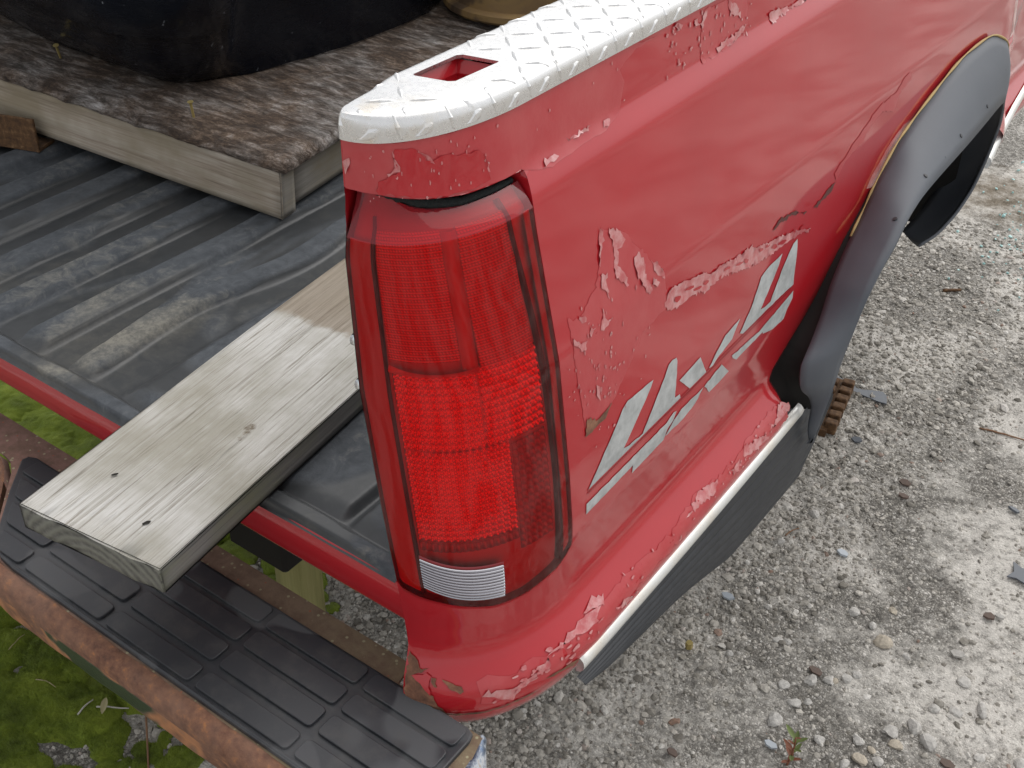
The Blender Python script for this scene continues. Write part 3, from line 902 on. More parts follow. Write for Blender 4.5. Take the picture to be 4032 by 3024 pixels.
# red showing again as islands inside the long torn strip
for k in range(14):
    t = (k + .5) / 14
    u = 1.235 + .40 * t + random.uniform(-.01, .01); z = 1.008 - .066 * t + random.uniform(-.005, .005)
    w, h = random.uniform(.006, .016), random.uniform(.002, .0045)
    on_skin('paint_island', [(u + w * math.cos(a) * random.uniform(.6, 1.2) , z + h * math.sin(a) * random.uniform(.6, 1.2) - .18 * w * math.cos(a)) for a in np.linspace(0, 2 * math.pi, 9)[:-1]], RED, .0014)
# dull ground coat exposed between the flakes near the lamp, and below the long tear
on_skin('faded_paint', [(1.024,1.09),(1.045,1.075),(1.09,1.105),(1.108,1.155),(1.15,1.135),(1.19,1.09),(1.225,1.045),(1.232,1.005),(1.17,1.0),(1.14,.975),(1.10,.945),(1.07,.935),(1.038,.935),(1.03,1.0)], FADED, .0004, jag=.0012, cuts=4, dens=.006)
on_skin('faded_paint', [(2.0449,1.0512),(2.0592,1.0388),(2.0059,1.028),(1.9817,1.0059),(1.9283,1.0231),(1.882,1.0145),(1.8514,.9985),(1.7815,.9919),(1.7467,.9735),(1.7388,.9868),(1.7803,1.0001),(1.8416,1.0176),(1.9186,1.0367),(1.9895,1.0357),(2.0228,1.0497)], FADED, .0008, jag=.001, cuts=2, dens=.008)
for d in ([(1.7469,.9721),(1.7298,.9616),(1.6766,.9565),(1.6645,.96),(1.7108,.969)], [(1.6412,.963),(1.6062,.977),(1.5465,.984),(1.5258,.9803),(1.5408,.9912),(1.5837,.9848)]):
    on_skin('paint_crack', d, CRACK, .0010, jag=.0014, dens=.005)
on_skin('faded_paint', [(1.366,1.252),(1.366,1.278),(1.3727,1.3129),(1.4341,1.3095),(1.4824,1.3172),(1.49,1.2668),(1.438,1.2529)], FADED, .0004, jag=.001, cuts=3, dens=.006)
ledge_top = [(u, .672 + .004 * math.sin(u * 31)) for u in np.linspace(.40, 1.55, 26)]
ledge_bot = [(u, .646 + .004 * math.sin(u * 23 + 1)) for u in np.linspace(1.55, .40, 26)]
on_skin('faded_paint', ledge_top + ledge_bot, FADED, .0005, jag=.0016, cuts=3, dens=.008)
# rust at the lower rear corner
for d in ([(.012,.695),(.06,.690),(.1046,.6817),(.1456,.683),(.0459,.6728),(.1011,.6681),(.1638,.657),(.20,.645),(.24,.632),(.20,.618),(.10,.612),(.012,.615)], [(.2156,.6757),(.2517,.6753),(.3316,.6649),(.3115,.6612),(.2601,.6674)], [(.1618,.6771),(.1837,.6759),(.189,.6671),(.1678,.6673)], [(.6652,.6458),(.7361,.6462),(.8593,.6383),(.8341,.633),(.7648,.6397),(.6931,.6447)], [(.24,.634),(.40,.631),(.60,.632),(.72,.6335),(.72,.6325),(.60,.630),(.40,.628),(.24,.629)], [(1.039,.9522),(1.0626,.9381),(1.0954,.9445),(1.0779,.9317),(1.0539,.9306),(1.0364,.931)]):
    on_skin('rust_patch', d, RUST, .0013, jag=.0010, dens=.004)
on_skin('paint_flake', [(.0459,.6728),(.1335,.6789),(.1617,.6781),(.1461,.6674),(.1688,.6582),(.1248,.6624),(.1011,.6681)], RED, .0022, jag=.0007, dens=.004)

# swarm of tiny chips, joined
def chip_swarm():
    V, F = [], []
    def add(u, z, w, h, off):
        k = random.randint(5, 8); s = len(V)
        for j in range(k):
            a = 2 * math.pi * j / k
            q = random.uniform(.6, 1.2)
            V.append(SO(u + w * math.cos(a) * q * (1 if u > 1 else 5), min(max(z + h * math.sin(a) * q, .602), 1.34), off))
        F.append(tuple(range(s, s + k)))
    for _ in range(85):
        add(random.gauss(1.075, .028) if random.random() < .75 else random.uniform(1.03, 1.2), random.gauss(1.0, .035), random.uniform(.0006, .0028), random.uniform(.0008, .0036), .0011)
    for _ in range(40):
        add(random.uniform(.15, 1.2), random.uniform(1.262, 1.312), random.uniform(.0005, .0016), random.uniform(.0008, .0026), .0014)
    for _ in range(60):
        u = random.uniform(.45, 1.57); add(u, random.gauss(.660, .008), random.uniform(.001, .004), random.uniform(.0008, .003), .0018)
    for _ in range(60):
        add(random.uniform(1.28, 1.5), random.uniform(1.255, 1.312), random.uniform(.0008, .003), random.uniform(.001, .004), .0014)
    return put('paint_chips', mesh_of('paint_chips', V, F, FLAKE), bedside)
tag(chip_swarm(), kind='stuff')

# ================================================================== TAIL LAMP
NU = 40
def lamp_surf(u, z, d):
    """lens surface with its upper edge leaning back"""
    t = max(0.0, (z - 1.2225) / .026)
    return SO(u, z, d - .0125 * min(t, 1.5))
def lztop(u): return zhi(u) - .0062 - .002 * math.sin(min(u, 1) * math.pi)
def lzbot(u): return zlo(u) + .0025
lamp_us = [.012 + (.988 - .012) * i / NU for i in range(NU + 1)]
def lamp_rows(u, n=50):
    a, b = lzbot(u), lztop(u)
    c = 1.2225 if b > 1.23 else b
    k = int(n * .86)
    return [a + (c - a) * i / k for i in range(k)] + [c + (b - c) * i / (n - k) for i in range(n - k + 1)]
def lamp_grid(name, mat, d, parent, u0=.012, u1=.988, uvs=False, zfun=None, nu=NU, nz=50, shape=None):
    V, F, UV = [], [], []
    us = [u0 + (u1 - u0) * i / nu for i in range(nu + 1)]
    nrow = None
    for u in us:
        if zfun: zs = [zfun[0](u) + (zfun[1](u) - zfun[0](u)) * j / nz for j in range(nz + 1)]
        else: zs = lamp_rows(u, nz)
        nrow = len(zs)
        for z in zs:
            dd = d + (shape(u, z) if shape else 0)
            V.append(lamp_surf(u, z, dd)); UV.append((u * .205, z))
    for c in range(nu):
        for r in range(nrow - 1):
            a = c * nrow + r
            F.append((a, a + nrow, a + nrow + 1, a + 1))
    me = mesh_of(name, V, F, mat, True)
    if uvs:
        l = me.uv_layers.new(name='uv')
        for i, lp in enumerate(me.loops): l.data[i].uv = UV[lp.vertex_index]
    return put(name, me, parent)
cf0 = lambda v: (lambda u: v)
lamp = lamp_grid('tail_lamp', BEZEL, -.026, truck)           # housing shell behind the lens
tag(lamp, 'tall wraparound red tail lamp')
# housing side walls
def lamp_bezel():
    ring = [(u, lzbot(u)) for u in lamp_us] + [(.988, z) for z in np.linspace(lzbot(.988), lztop(.988), 30)[1:]] + [(u, lztop(u)) for u in lamp_us[::-1][1:]] + [(.012, z) for z in np.linspace(lztop(.012), lzbot(.012), 30)[1:-1]]
    V, F = [], []
    n = len(ring)
    for d in (.0015, -.012, -.030):
        for (u, z) in ring: V.append(lamp_surf(u, z, d))
    for k in range(2):
        for i in range(n):
            j = (i + 1) % n
            F.append((k * n + i, (k + 1) * n + i, (k + 1) * n + j, k * n + j))
    return put('bezel', mesh_of('bezel', V, F, BEZEL, True), lamp)
lamp_bezel()
lens = lamp_grid('lens', LENS, .002, lamp)
md = lens.modifiers.new('facet', 'EDGE_SPLIT'); md.split_angle = R(16)
lamp_grid('border_strip', LAMPBACK, -.0025, lamp, .016, .146, False, (lambda u: lzbot(u) + .004, cf0(1.221)), 8, 30)
lamp_grid('border_strip', LAMPBACK, -.0025, lamp, .950, .985, False, (lambda u: lzbot(u) + .004, cf0(1.221)), 6, 30)
lamp_grid('back_panel', LAMPBACK, -.0085, lamp, .014, .986)
cf = lambda v: (lambda u: v)
def rbar_u(z): return float(np.interp(z, [.78, .86, .93, 1.0, 1.07, 1.11, 1.16, 1.21, 1.245], [.928, .937, .94, .934, .922, .915, .897, .876, .868]))
def bar(name, uf, w):
    V, F = [], []
    zs = np.linspace(.785, 1.243, 46)
    for z in zs:
        for s, d in ((-1, -.009), (-.8, -.003), (.8, -.003), (1, -.009)):
            V.append(lamp_surf(uf(z) + s * w, z, d))
    F = grid_faces(len(zs), 4)
    return put(name, mesh_of(name, V, F, BAR, True), lamp)
bar('dark_bar', lambda z: .158 - .012 * math.sin((z - .78) / .46 * 3.1), .008)
bar('dark_bar', rbar_u, .009)
# upper reflex panels, either side of a smooth divider
lamp_grid('reflex_panel', REFLEX, -.0065, lamp, .170, .526, True, (cf(1.092), cf(1.232)), 20, 26)
lamp_grid('reflex_panel', REFLEX, -.0060, lamp, .608, .880, True, (cf(1.082), cf(1.232)), 20, 26, lambda u, z: .004 * max(0, (1.14 - z) / .06) if z < 1.14 else 0)
lamp_grid('divider', DIVIDER, -.006, lamp, .528, .606, False, (cf(1.082), cf(1.228)), 8, 20, lambda u, z: .004 * math.sin((u - .528) / .078 * math.pi))
lamp_grid('ledge', DIVIDER, -.004, lamp, .172, .600, False, (lambda u: 1.080 - .006 * math.sin((u - .17) * 6), lambda u: 1.0885 - .006 * math.sin((u - .17) * 6)), 20, 3, lambda u, z: .004 * math.sin((z - 1.078) / .011 * math.pi))
def pillow(u0, u1, z0, z1, cu, cz, d):
    su, sz = (u1 - u0) / cu, (z1 - z0) / cz
    def sh(u, z):
        a = ((u - u0) / su) % 1.0; b = ((z - z0) / sz) % 1.0
        return .0038 * (1 - (2 * a - 1) ** 2) * (1 - (2 * b - 1) ** 2) + .0012 * (1 - (2 * a - 1) ** 2)
    return lamp_grid('pillow_panel', PILLOW, d, lamp, u0, u1, False, (cf(z0), cf(z1)), cu * 6, cz * 6, sh)
pillow(.172, .592, .985, 1.078, 13, 11, -.0080)
pillow(.594, .908, .985, 1.084, 10, 11, -.0080)
pillow(.172, .712, .866, .984, 16, 15, -.0080)
_pb = PILLOW
PILLOW = M('pillow_optics_dark', Base_Color=(.50, .05, .07), Metallic=.4, Roughness=.25).m
pillow(.715, .905, .835, .980, 6, 15, -.0080)
pillow(.172, .712, .852, .864, 16, 1, -.0080)
PILLOW = _pb
# reversing lamp: clear ribbed window
rev_b = lambda u: .808 - .024 * (u - .187) / .4 - .004 * math.sin((u - .187) / .4 * math.pi)
rev_t = lambda u: .8495 - .016 * (u - .187) / .4 - .004 * math.sin((u - .187) / .4 * math.pi)
def rev_shape(u, z):
    t = (z - rev_b(u)) / (rev_t(u) - rev_b(u))
    return .0030 * abs(math.sin(t * math.pi * 11)) + .004 * t * (1 - t)
o = lamp_grid('reverse_window', REVERSE, .0028, lamp, .187, .590, False, (rev_b, rev_t), 24, 104, rev_shape)
o['label'] = 'clear ribbed reversing light window'
V, F = [], []
ring = [(u, rev_b(u) - .0022) for u in np.linspace(.180, .597, 16)] + [(u, rev_t(u) + .0022) for u in np.linspace(.597, .180, 16)]
ring2 = [(u, rev_b(u)) for u in np.linspace(.187, .590, 16)] + [(u, rev_t(u)) for u in np.linspace(.590, .187, 16)]
for q, d in ((ring, .0022), (ring2, .0045), (ring2, .001)):
    for (u, z) in q: V.append(lamp_surf(u, z, d))
for k in range(2):
    for i in range(32):
        j = (i + 1) % 32
        F.append((k * 32 + i, k * 32 + j, (k + 1) * 32 + j, (k + 1) * 32 + i))
put('window_frame', mesh_of('window_frame', V, F, BEZEL, True), lamp)
# foam gasket in the gap above the lens
V, F = [], []
gu = np.linspace(.05, .975, 60)
for u in gu:
    zt = zhi(u) - .0005; zb = lztop(u) - .001
    jt = random.uniform(-.0008, .0004); jb = random.uniform(-.0006, .001)
    for z, d in ((zb + jb, -.022), (zb + jb + .001, -.0135), ((zb + zt) / 2, -.0105 + random.uniform(-.001, .001)), (zt + jt - .001, -.0125), (zt + jt, -.025)):
        V.append(SO(u, z, d))
F = grid_faces(60, 5)
put('gasket', mesh_of('gasket', V, F, FOAM, True), lamp)
# dark pocket behind
lamp_grid('lamp_pocket', DARK, -.045, lamp, .0, 1.0, False, (lambda u: zlo(u) - .005, lambda u: zhi(u) + .01), 20, 20)

# ================================================================== RAIL CAP (diamond plate)
ZT = 1.3435
outl = [(-.050, 2.3), (-.050, .095), (-.0475, .078), (-.0405, .050), (-.0345, .022), (-.0295, .006)]
_e = [S(u, 1.322) for u in np.linspace(.0, 1.0, 36)]
_e[0] = Vector((-.0225, -.0005, 0)); _e = [_e[0]] + _e[3:]
outl += [(p.x + .004 * (i / 35), p.y - .0045 * (1 - i / 35)) for i, p in enumerate(_e)] + [(.0585, y) for y in np.linspace(.2, 2.3, 26)]
# round the outline a little
def chaikin(pts, n=2):
    for _ in range(n):
        q = [pts[0]]
        for i in range(len(pts) - 1):
            a, b = np.array(pts[i]), np.array(pts[i + 1])
            if np.linalg.norm(b - a) > .3: q += [tuple(a), tuple(b)]
            else: q += [tuple(a * .75 + b * .25), tuple(a * .25 + b * .75)]
        q.append(pts[-1]); pts = q
    return pts
outl = chaikin(outl, 2)
OUT = np.array(outl)
SEG_A, SEG_B = OUT[:-1], OUT[1:]
def edge_dist(x, y):
    p = np.array([x, y]); d = SEG_B - SEG_A
    t = np.clip(((p - SEG_A) * d).sum(1) / np.maximum((d * d).sum(1), 1e-12), 0, 1)
    return float(np.sqrt((((SEG_A + d * t[:, None]) - p) ** 2).sum(1)).min())
RR = .0125
def tipf(x, y): return min(1.0, .34 + max(0.0, math.hypot(x + .022, y) - .012) / .075)
def cap_z(d, f=1.0):
    d = max(d, 0.0) / f
    if d >= RR: return ZT
    return ZT - .020 * (1 - math.sqrt(max(0.0, 1 - (1 - d / RR) ** 2.3)))
def inset(d):
    out = []
    for i in range(len(OUT)):
        a = OUT[max(i - 1, 0)]; b = OUT[min(i + 1, len(OUT) - 1)]
        t = (b - a) / max(np.linalg.norm(b - a), 1e-9)
        out.append(OUT[i] + d * tipf(*OUT[i]) * np.array([-t[1], t[0]]))
    return np.array(out)
bm = bmesh.new()
rings = []
for d in (0, .0003, .001, .0022, .004, .0066, .0098, .0125):
    q = inset(d)
    z = cap_z(d) if d > 0 else ZT - .0245
    rings.append([bm.verts.new((p[0], p[1], z)) for p in q])
for r in range(len(rings) - 1):
    for i in range(len(OUT) - 1):
        try: bm.faces.new((rings[r][i], rings[r][i + 1], rings[r + 1][i + 1], rings[r + 1][i]))
        except ValueError: pass
hole = [(-.0275, .106), (-.0262, .170), (-.022, .1755), (.0145, .184), (.0155, .180), (.013, .118), (.008, .113), (-.0245, .104)]
hv = [bm.verts.new((p[0], p[1], ZT)) for p in hole]
he = [bm.edges.new((hv[i], hv[(i + 1) % len(hv)])) for i in range(len(hv))]
last = rings[-1]
oe = [bm.edges.get((last[i], last[i + 1])) or bm.edges.new((last[i], last[i + 1])) for i in range(len(last) - 1)]
oe.append(bm.edges.new((last[-1], last[0])))
bmesh.ops.triangle_fill(bm, edges=oe + he, use_beauty=True)
hv2 = [bm.verts.new((p[0], p[1], ZT - .0035)) for p in hole]
for i in range(len(hv)):
    j = (i + 1) % len(hv)
    bm.faces.new((hv[i], hv[j], hv2[j], hv2[i]))
bmesh.ops.recalc_face_normals(bm, faces=bm.faces)
cap = bm_obj('rail_cap', bm, ALU, truck, smooth=True)
cap['label'] = 'bright aluminium diamond plate bed rail cap'
md = cap.modifiers.new('angle', 'EDGE_SPLIT'); md.split_angle = R(35)
def inside(x, y):
    c = False; n = len(OUT)
    for i in range(n):
        (x1, y1), (x2, y2) = OUT[i], OUT[(i + 1) % n]
        if (y1 > y) != (y2 > y) and x < (x2 - x1) * (y - y1) / (y2 - y1) + x1: c = not c
    return c
def in_hole(x, y):
    return -.036 < x < .024 and .096 < y < .192 and not (x < -.034 and y > .185)
LZ = []
for (a, w, h) in [(-1, 0, 0), (-.62, .55, .6), (0, 1, 1), (.62, .55, .6), (1, 0, 0)]: LZ.append((a, w, h))
pit = .0278
for i in range(-3, 6):
    for j in range(-1, 34):
        cx_ = -.040 + i * pit + .003; cy_ = .010 + j * pit
        ang = R(47) if (i + j) % 2 == 0 else R(-43)
        if not inside(cx_, cy_): continue
        ed = edge_dist(cx_, cy_)
        if ed < .0028: continue
        if cy_ > .85: continue
        ln, wd = .0150, .0031
        V, F = [], []
        ok = True
        ca_, sa_ = math.cos(ang), math.sin(ang)
        for (t, w, h) in LZ:
            for s, hh in ((-1, 0), (-.45, .8), (0, 1), (.45, .8), (1, 0)):
                lx, ly = t * ln, s * wd * max(w, .02)
                x, y = cx_ + lx * ca_ - ly * sa_, cy_ + lx * sa_ + ly * ca_
                if not inside(x, y) or in_hole(x, y): ok = False
                V.append((x, y, cap_z(edge_dist(x, y), tipf(x, y)) + .0024 * h * hh - (.0003 if hh == 0 or h == 0 else 0)))
        if in_hole(cx_, cy_): continue
        if not ok and ed < .012:
            # short stub near the edge
            V = []
            for (t, w, h) in LZ:
                for s, hh in ((-1, 0), (-.45, .8), (0, 1), (.45, .8), (1, 0)):
                    lx, ly = t * ln * .42, s * wd * max(w, .02)
                    x, y = cx_ + lx * ca_ - ly * sa_, cy_ + lx * sa_ + ly * ca_
                    V.append((x, y, cap_z(edge_dist(x, y), tipf(x, y)) + .0015 * h * hh - .0002))
            if not all(inside(v[0], v[1]) for v in V): continue
        elif not ok: continue
        put('tread_lozenge', mesh_of('tread_lozenge', V, grid_faces(5, 5), ALU, False), cap)
def lip_pt(s, w, out=0.0):
    k = min(max(int(np.searchsorted(ARC, s)) - 1, 0), len(OUT) - 2)
    f = (s - ARC[k]) / max(ARC[k + 1] - ARC[k], 1e-9)
    p = OUT[k] * (1 - f) + OUT[k + 1] * f
    t = (OUT[k + 1] - OUT[k]) / np.linalg.norm(OUT[k + 1] - OUT[k]); nn_ = np.array([-t[1], t[0]])
    fl_ = tipf(*p)
    d = RR * fl_ * max(0.0, 1 - w / .62) ** 1.6
    z = cap_z(d, fl_) - max(0.0, w - .62) * .011
    a = min(1.0, w / .62) * math.pi / 2
    q = p + nn_ * (d - out * math.sin(a))
    return (q[0], q[1], z + out * math.cos(a))
ARC = np.r_[0, np.cumsum(np.linalg.norm(np.diff(OUT, axis=0), axis=1))]
s_tip = ARC[int(np.argmin(np.hypot(OUT[:, 0] + .022, OUT[:, 1])))]
kk_ = 0
s_ = s_tip + .004
while s_ < s_tip + .95:
    V = []
    for (t, w, h) in LZ:
        for q, hh in ((-1, 0), (-.45, .8), (0, 1), (.45, .8), (1, 0)):
            if kk_ % 2 == 0: V.append(lip_pt(s_ + q * .0030 * max(w, .03) + t * .004, .48 + t * .42, .0020 * h * hh - .0003))
            else: V.append(lip_pt(s_ + t * .0105, .62 + q * .16 * max(w, .03) - t * .12, .0017 * h * hh - .0003))
    put('tread_lozenge', mesh_of('tread_lozenge', V, grid_faces(5, 5), ALU, False), cap)
    s_ += .0265 + random.uniform(-.002, .002); kk_ += 1
# stake pocket below the hole
V = [(-.031, .100, ZT - .006), (-.030, .176, ZT - .006), (.019, .188, ZT - .006), (.018, .110, ZT - .006)]
V += [(p[0] * .72 + .0 , .142 + (p[1] - .142) * .72, ZT - .022) for p in V[:4]]
V += [(p[0], p[1], ZT - .16) for p in V[4:8]]
F = [(i, (i + 1) % 4, 4 + (i + 1) % 4, 4 + i) for i in range(4)] + [(4 + i, 4 + (i + 1) % 4, 8 + (i + 1) % 4, 8 + i) for i in range(4)] + [(8, 9, 10, 11)]
F = [f[::-1] for f in F]
bm = bmesh.new(); bm.from_mesh(mesh_of('stake_pocket', V, F, RED))
bmesh.ops.bevel(bm, geom=[e for e in bm.edges if all(abs(v.co.z - (ZT - .022)) < 1e-4 for v in e.verts)], offset=.006, segments=3, affect='EDGES')
bm_obj('stake_pocket', bm, RED, truck, smooth=False)
# rail top under the cap and inner bed wall
bm = box_bm(-.046, .050, .10, 2.3, 1.275, 1.3175, .004)
bm2 = bmesh.new(); bm.free()
V = [(-.046, .05, 1.318), (-.046, 2.3, 1.318), (-.046, .05, 1.285), (-.046, 2.3, 1.285), (-.012, .05, 1.27), (-.012, 2.3, 1.27), (-.008, .05, .79), (-.008, 2.3, .79)]
put('bed_wall', mesh_of('bed_wall', V, [(0, 1, 3, 2), (2, 3, 5, 4), (4, 5, 7, 6)], LINER), truck)
bm2.free()
# striker pins on the tailgate post
for (x, z) in ((-.0235, 1.085), (-.0205, 1.030)):
    bm = bmesh.new()
    bmesh.ops.create_cone(bm, cap_ends=True, segments=12, radius1=.0075, radius2=.0065, depth=.016)
    bmesh.ops.bevel(bm, geom=[e for e in bm.edges if abs(e.verts[0].co.z - e.verts[1].co.z) < 1e-5], offset=.002, segments=2, affect='EDGES')
    bmesh.ops.rotate(bm, verts=bm.verts, cent=(0, 0, 0), matrix=Matrix.Rotation(R(90), 3, 'Y'))
    bmesh.ops.translate(bm, verts=bm.verts, vec=(x - .012, .022, z))
    bm_obj('striker_pin', bm, CHROME, truck, smooth=True)
#NEXT2
# ================================================================== TAILGATE SILL, LINER
prof_s = [(.020, .770), (.012, .7845), (.007, .7895), (.003, .7905), (.0, .787), (.0, .760), (.001, .735), (.004, .729), (.010, .7255), (.03, .7245), (.06, .7245)]
V, F = [], []
xs = np.linspace(-1.62, .031, 40)
for x in xs:
    for (y, z) in prof_s: V.append((x, y + .0008 * math.sin(x * 7), z))
put('tailgate_sill', mesh_of('tailgate_sill', V, grid_faces(40, len(prof_s)), RED, True), truck)

RIB_C = [-1.395, -1.285, -1.175, -1.07, -.970, -.868, -.768, -.655]
def liner_h(x, y):
    x = np.asarray(x, dtype=float); y = np.asarray(y, dtype=float)
    h = np.full(np.broadcast(x, y).shape, .7890)
    ends = sm(.022, .062, y)
    w = .004 * fbm(x, y, 3.0, 2, 81)
    # ridges whose +X flank sits on RIB_C
    r = np.zeros_like(h)
    for c in RIB_C:
        r = np.maximum(r, sm(c - .062, c - .052, x + w) * (1 - sm(c - .012, c, x + w)))
    wob = .030 * np.sin(y * 9) * np.exp(-((y - .33) / .2) ** 2) 
    r = np.maximum(r, sm(-.605, -.592, x + w + wob) * (1 - sm(-.560, -.545, x + w + wob)))
    r = np.maximum(r, sm(-.50, -.475, x) * (1 - sm(-.10, -.085, x) + sm(-.085, -.07, x)) * .8)
    lip = 1 - sm(.020, .036, y + .006 * fbm(x, y, 6, 2, 85))
    h = h + .0137 * np.maximum(r * ends, lip * .9)
    h = h - .012 * (1 - sm(.0, .007, y)) ** 2
    h = h + .0008 * fbm(x, y, 14, 3, 83)
    return h
lx = np.linspace(-1.60, .021, 520); ly = np.concatenate([np.linspace(-.0035, .12, 60), np.linspace(.125, 2.2, 150)])
LX, LY = np.meshgrid(lx, ly)
LZ_ = liner_h(LX, np.maximum(LY, 0))
yy = LY + .0035 * fbm(LX, LY * 0, 5, 3, 87) * (LY < .02)
lv = np.stack([LX.ravel(), yy.ravel(), LZ_.ravel()], 1)
a = (np.arange(len(ly) - 1)[:, None] * 520 + np.arange(519)[None, :]).ravel()
liner = put('bed_liner', fast_mesh('bed_liner', lv, np.stack([a, a + 1, a + 521, a + 520], 1), LINER, True), truck)
liner['label'] = 'worn ribbed black bed liner, partly wet'
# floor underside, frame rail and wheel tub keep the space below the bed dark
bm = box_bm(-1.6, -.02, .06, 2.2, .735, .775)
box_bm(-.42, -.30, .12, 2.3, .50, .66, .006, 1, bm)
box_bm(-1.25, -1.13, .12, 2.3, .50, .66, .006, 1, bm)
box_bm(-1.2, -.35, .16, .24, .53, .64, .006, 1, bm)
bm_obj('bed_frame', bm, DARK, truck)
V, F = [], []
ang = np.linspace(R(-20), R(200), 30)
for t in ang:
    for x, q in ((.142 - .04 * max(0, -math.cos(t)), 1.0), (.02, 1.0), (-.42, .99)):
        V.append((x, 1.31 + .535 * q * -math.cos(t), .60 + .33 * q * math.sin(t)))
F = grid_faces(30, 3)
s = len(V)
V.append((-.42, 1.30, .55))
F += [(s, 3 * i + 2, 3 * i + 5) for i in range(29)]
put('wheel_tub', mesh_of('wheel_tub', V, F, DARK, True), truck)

# ================================================================== BUMPER
ZB = .632
plate = [(.023, .020), (-1.62, .020), (-1.62, -.036), (-.705, -.036), (-.682, -.041), (-.660, -.055), (-.60, -.115), (-.56, -.152), (-.535, -.170), (-.50, -.177), (.135, -.177), (.150, -.172), (.160, -.155), (.166, -.13), (.167, -.05), (.158, -.014), (.030, -.012)]
bm = bmesh.new()
vs = [bm.verts.new((x, y, ZB)) for x, y in plate]
es = [bm.edges.new((vs[i], vs[(i + 1) % len(vs)])) for i in range(len(vs))]
bmesh.ops.triangle_fill(bm, edges=es, use_beauty=True)
bmesh.ops.recalc_face_normals(bm, faces=bm.faces)
if sum(f.normal.z for f in bm.faces) < 0: bmesh.ops.reverse_faces(bm, faces=bm.faces)
r = bmesh.ops.extrude_face_region(bm, geom=list(bm.faces))
bmesh.ops.translate(bm, verts=[v for v in r['geom'] if isinstance(v, bmesh.types.BMVert)], vec=(0, 0, -.005))
bmesh.ops.recalc_face_normals(bm, faces=bm.faces)
bumper = bm_obj('bumper', bm, FLANGE, truck)
bumper['label'] = 'rusted rear step bumper'
# rolled outer face swept round the end
path = [(-.700, -.045), (-.668, -.058), (-.61, -.112), (-.572, -.148), (-.545, -.168), (-.515, -.1765)] + [(x, -.177) for x in np.linspace(-.47, .10, 30)] + [(.125, -.1765), (.145, -.172), (.157, -.160), (.164, -.142), (.167, -.12), (.168, -.09), (.167, -.06), (.163, -.035), (.154, -.012)]
path = chaikin(path, 1)
PP = np.array(path)
rp = [(0, .632), (.007, .6322), (.013, .630), (.0185, .6255), (.0220, .619), (.0232, .611), (.0225, .601), (.0200, .588), (.0170, .572), (.0145, .556), (.0100, .543), (-.004, .538)]
V, MI, F = [], [], []
for i in range(len(PP)):
    a = PP[max(i - 1, 0)]; b = PP[min(i + 1, len(PP) - 1)]
    t = (b - a) / np.linalg.norm(b - a); nrm = np.array([t[1], -t[0]])
    k = 1.0
    endf = sm(.0, .05, np.linalg.norm(PP[-1] - PP[i]))
    stf = sm(.0, .10, np.linalg.norm(PP[0] - PP[i]))
    for (d, z) in rp:
        dd = d * (.30 + .70 * float(endf)) * (.25 + .75 * float(stf))
        zz_ = ZB + (z - ZB) * (.45 + .55 * float(endf)) + .0012 * math.sin(i * .7 + z * 90)
        V.append((PP[i][0] + nrm[0] * dd, PP[i][1] + nrm[1] * dd, zz_ + .0006))
F = grid_faces(len(PP), len(rp), flip=True)
mi = []
for i in range(len(PP) - 1):
    for j in range(len(rp) - 1): mi.append(1 if PP[i][0] > .135 else 0)
put('rolled_face', mesh_of('rolled_face', V, F, [BUMPER, ENDCAP], True, mi), bumper)
# lower centre step of the bumper
V = [(-1.6, -.04, ZB - .004), (-.69, -.04, ZB - .004), (-.69, -.045, .55), (-1.6, -.045, .55), (-1.6, -.165, .545), (-.585, -.165, .545), (-1.6, -.185, .535), (-.565, -.185, .535), (-1.6, -.186, .51), (-.565, -.186, .51)]
put('centre_step', mesh_of('centre_step', V, [(0, 3, 2, 1), (3, 4, 5, 2), (4, 6, 7, 5), (6, 8, 9, 7)], FLANGE), bumper)
for x in (-.48, -1.1):
    bm = box_bm(x - .035, x + .035, .0, .14, .56, .625, .004, 1)
    bm_obj('bumper_bracket', bm, DARK, bumper)

# ---- rubber step pad with its raised blocks
pad_o = [(.140, -.0165), (-.652, -.0165), (-.664, -.022), (-.666, -.032), (-.622, -.084), (-.578, -.130), (-.550, -.157), (-.520, -.171), (-.49, -.1742), (.128, -.1742), (.142, -.169), (.1495, -.155), (.151, -.135), (.151, -.030), (.148, -.020)]
def poly_slab(name, poly, z0, z1, bev, mat, parent, seg=2):
    bm = bmesh.new()
    vs = [bm.verts.new((x, y, z0)) for x, y in poly]
    f = bm.faces.new(vs)
    r = bmesh.ops.extrude_face_region(bm, geom=[f])
    top = [v for v in r['geom'] if isinstance(v, bmesh.types.BMVert)]
    bmesh.ops.translate(bm, verts=top, vec=(0, 0, z1 - z0))
    bmesh.ops.recalc_face_normals(bm, faces=bm.faces)
    ed = [e for e in bm.edges if all(abs(v.co.z - z1) < 1e-6 for v in e.verts)]
    bmesh.ops.bevel(bm, geom=ed, offset=bev, segments=seg, profile=.6, affect='EDGES')
    bmesh.ops.triangulate(bm, faces=[f for f in bm.faces if len(f.verts) > 4])
    return bm_obj(name, bm, mat, parent)
pad = poly_slab('step_pad', pad_o, ZB + .0005, ZB + .0065, .0022, PAD, truck)
pad['label'] = 'black rubber step pad with rows of raised blocks'
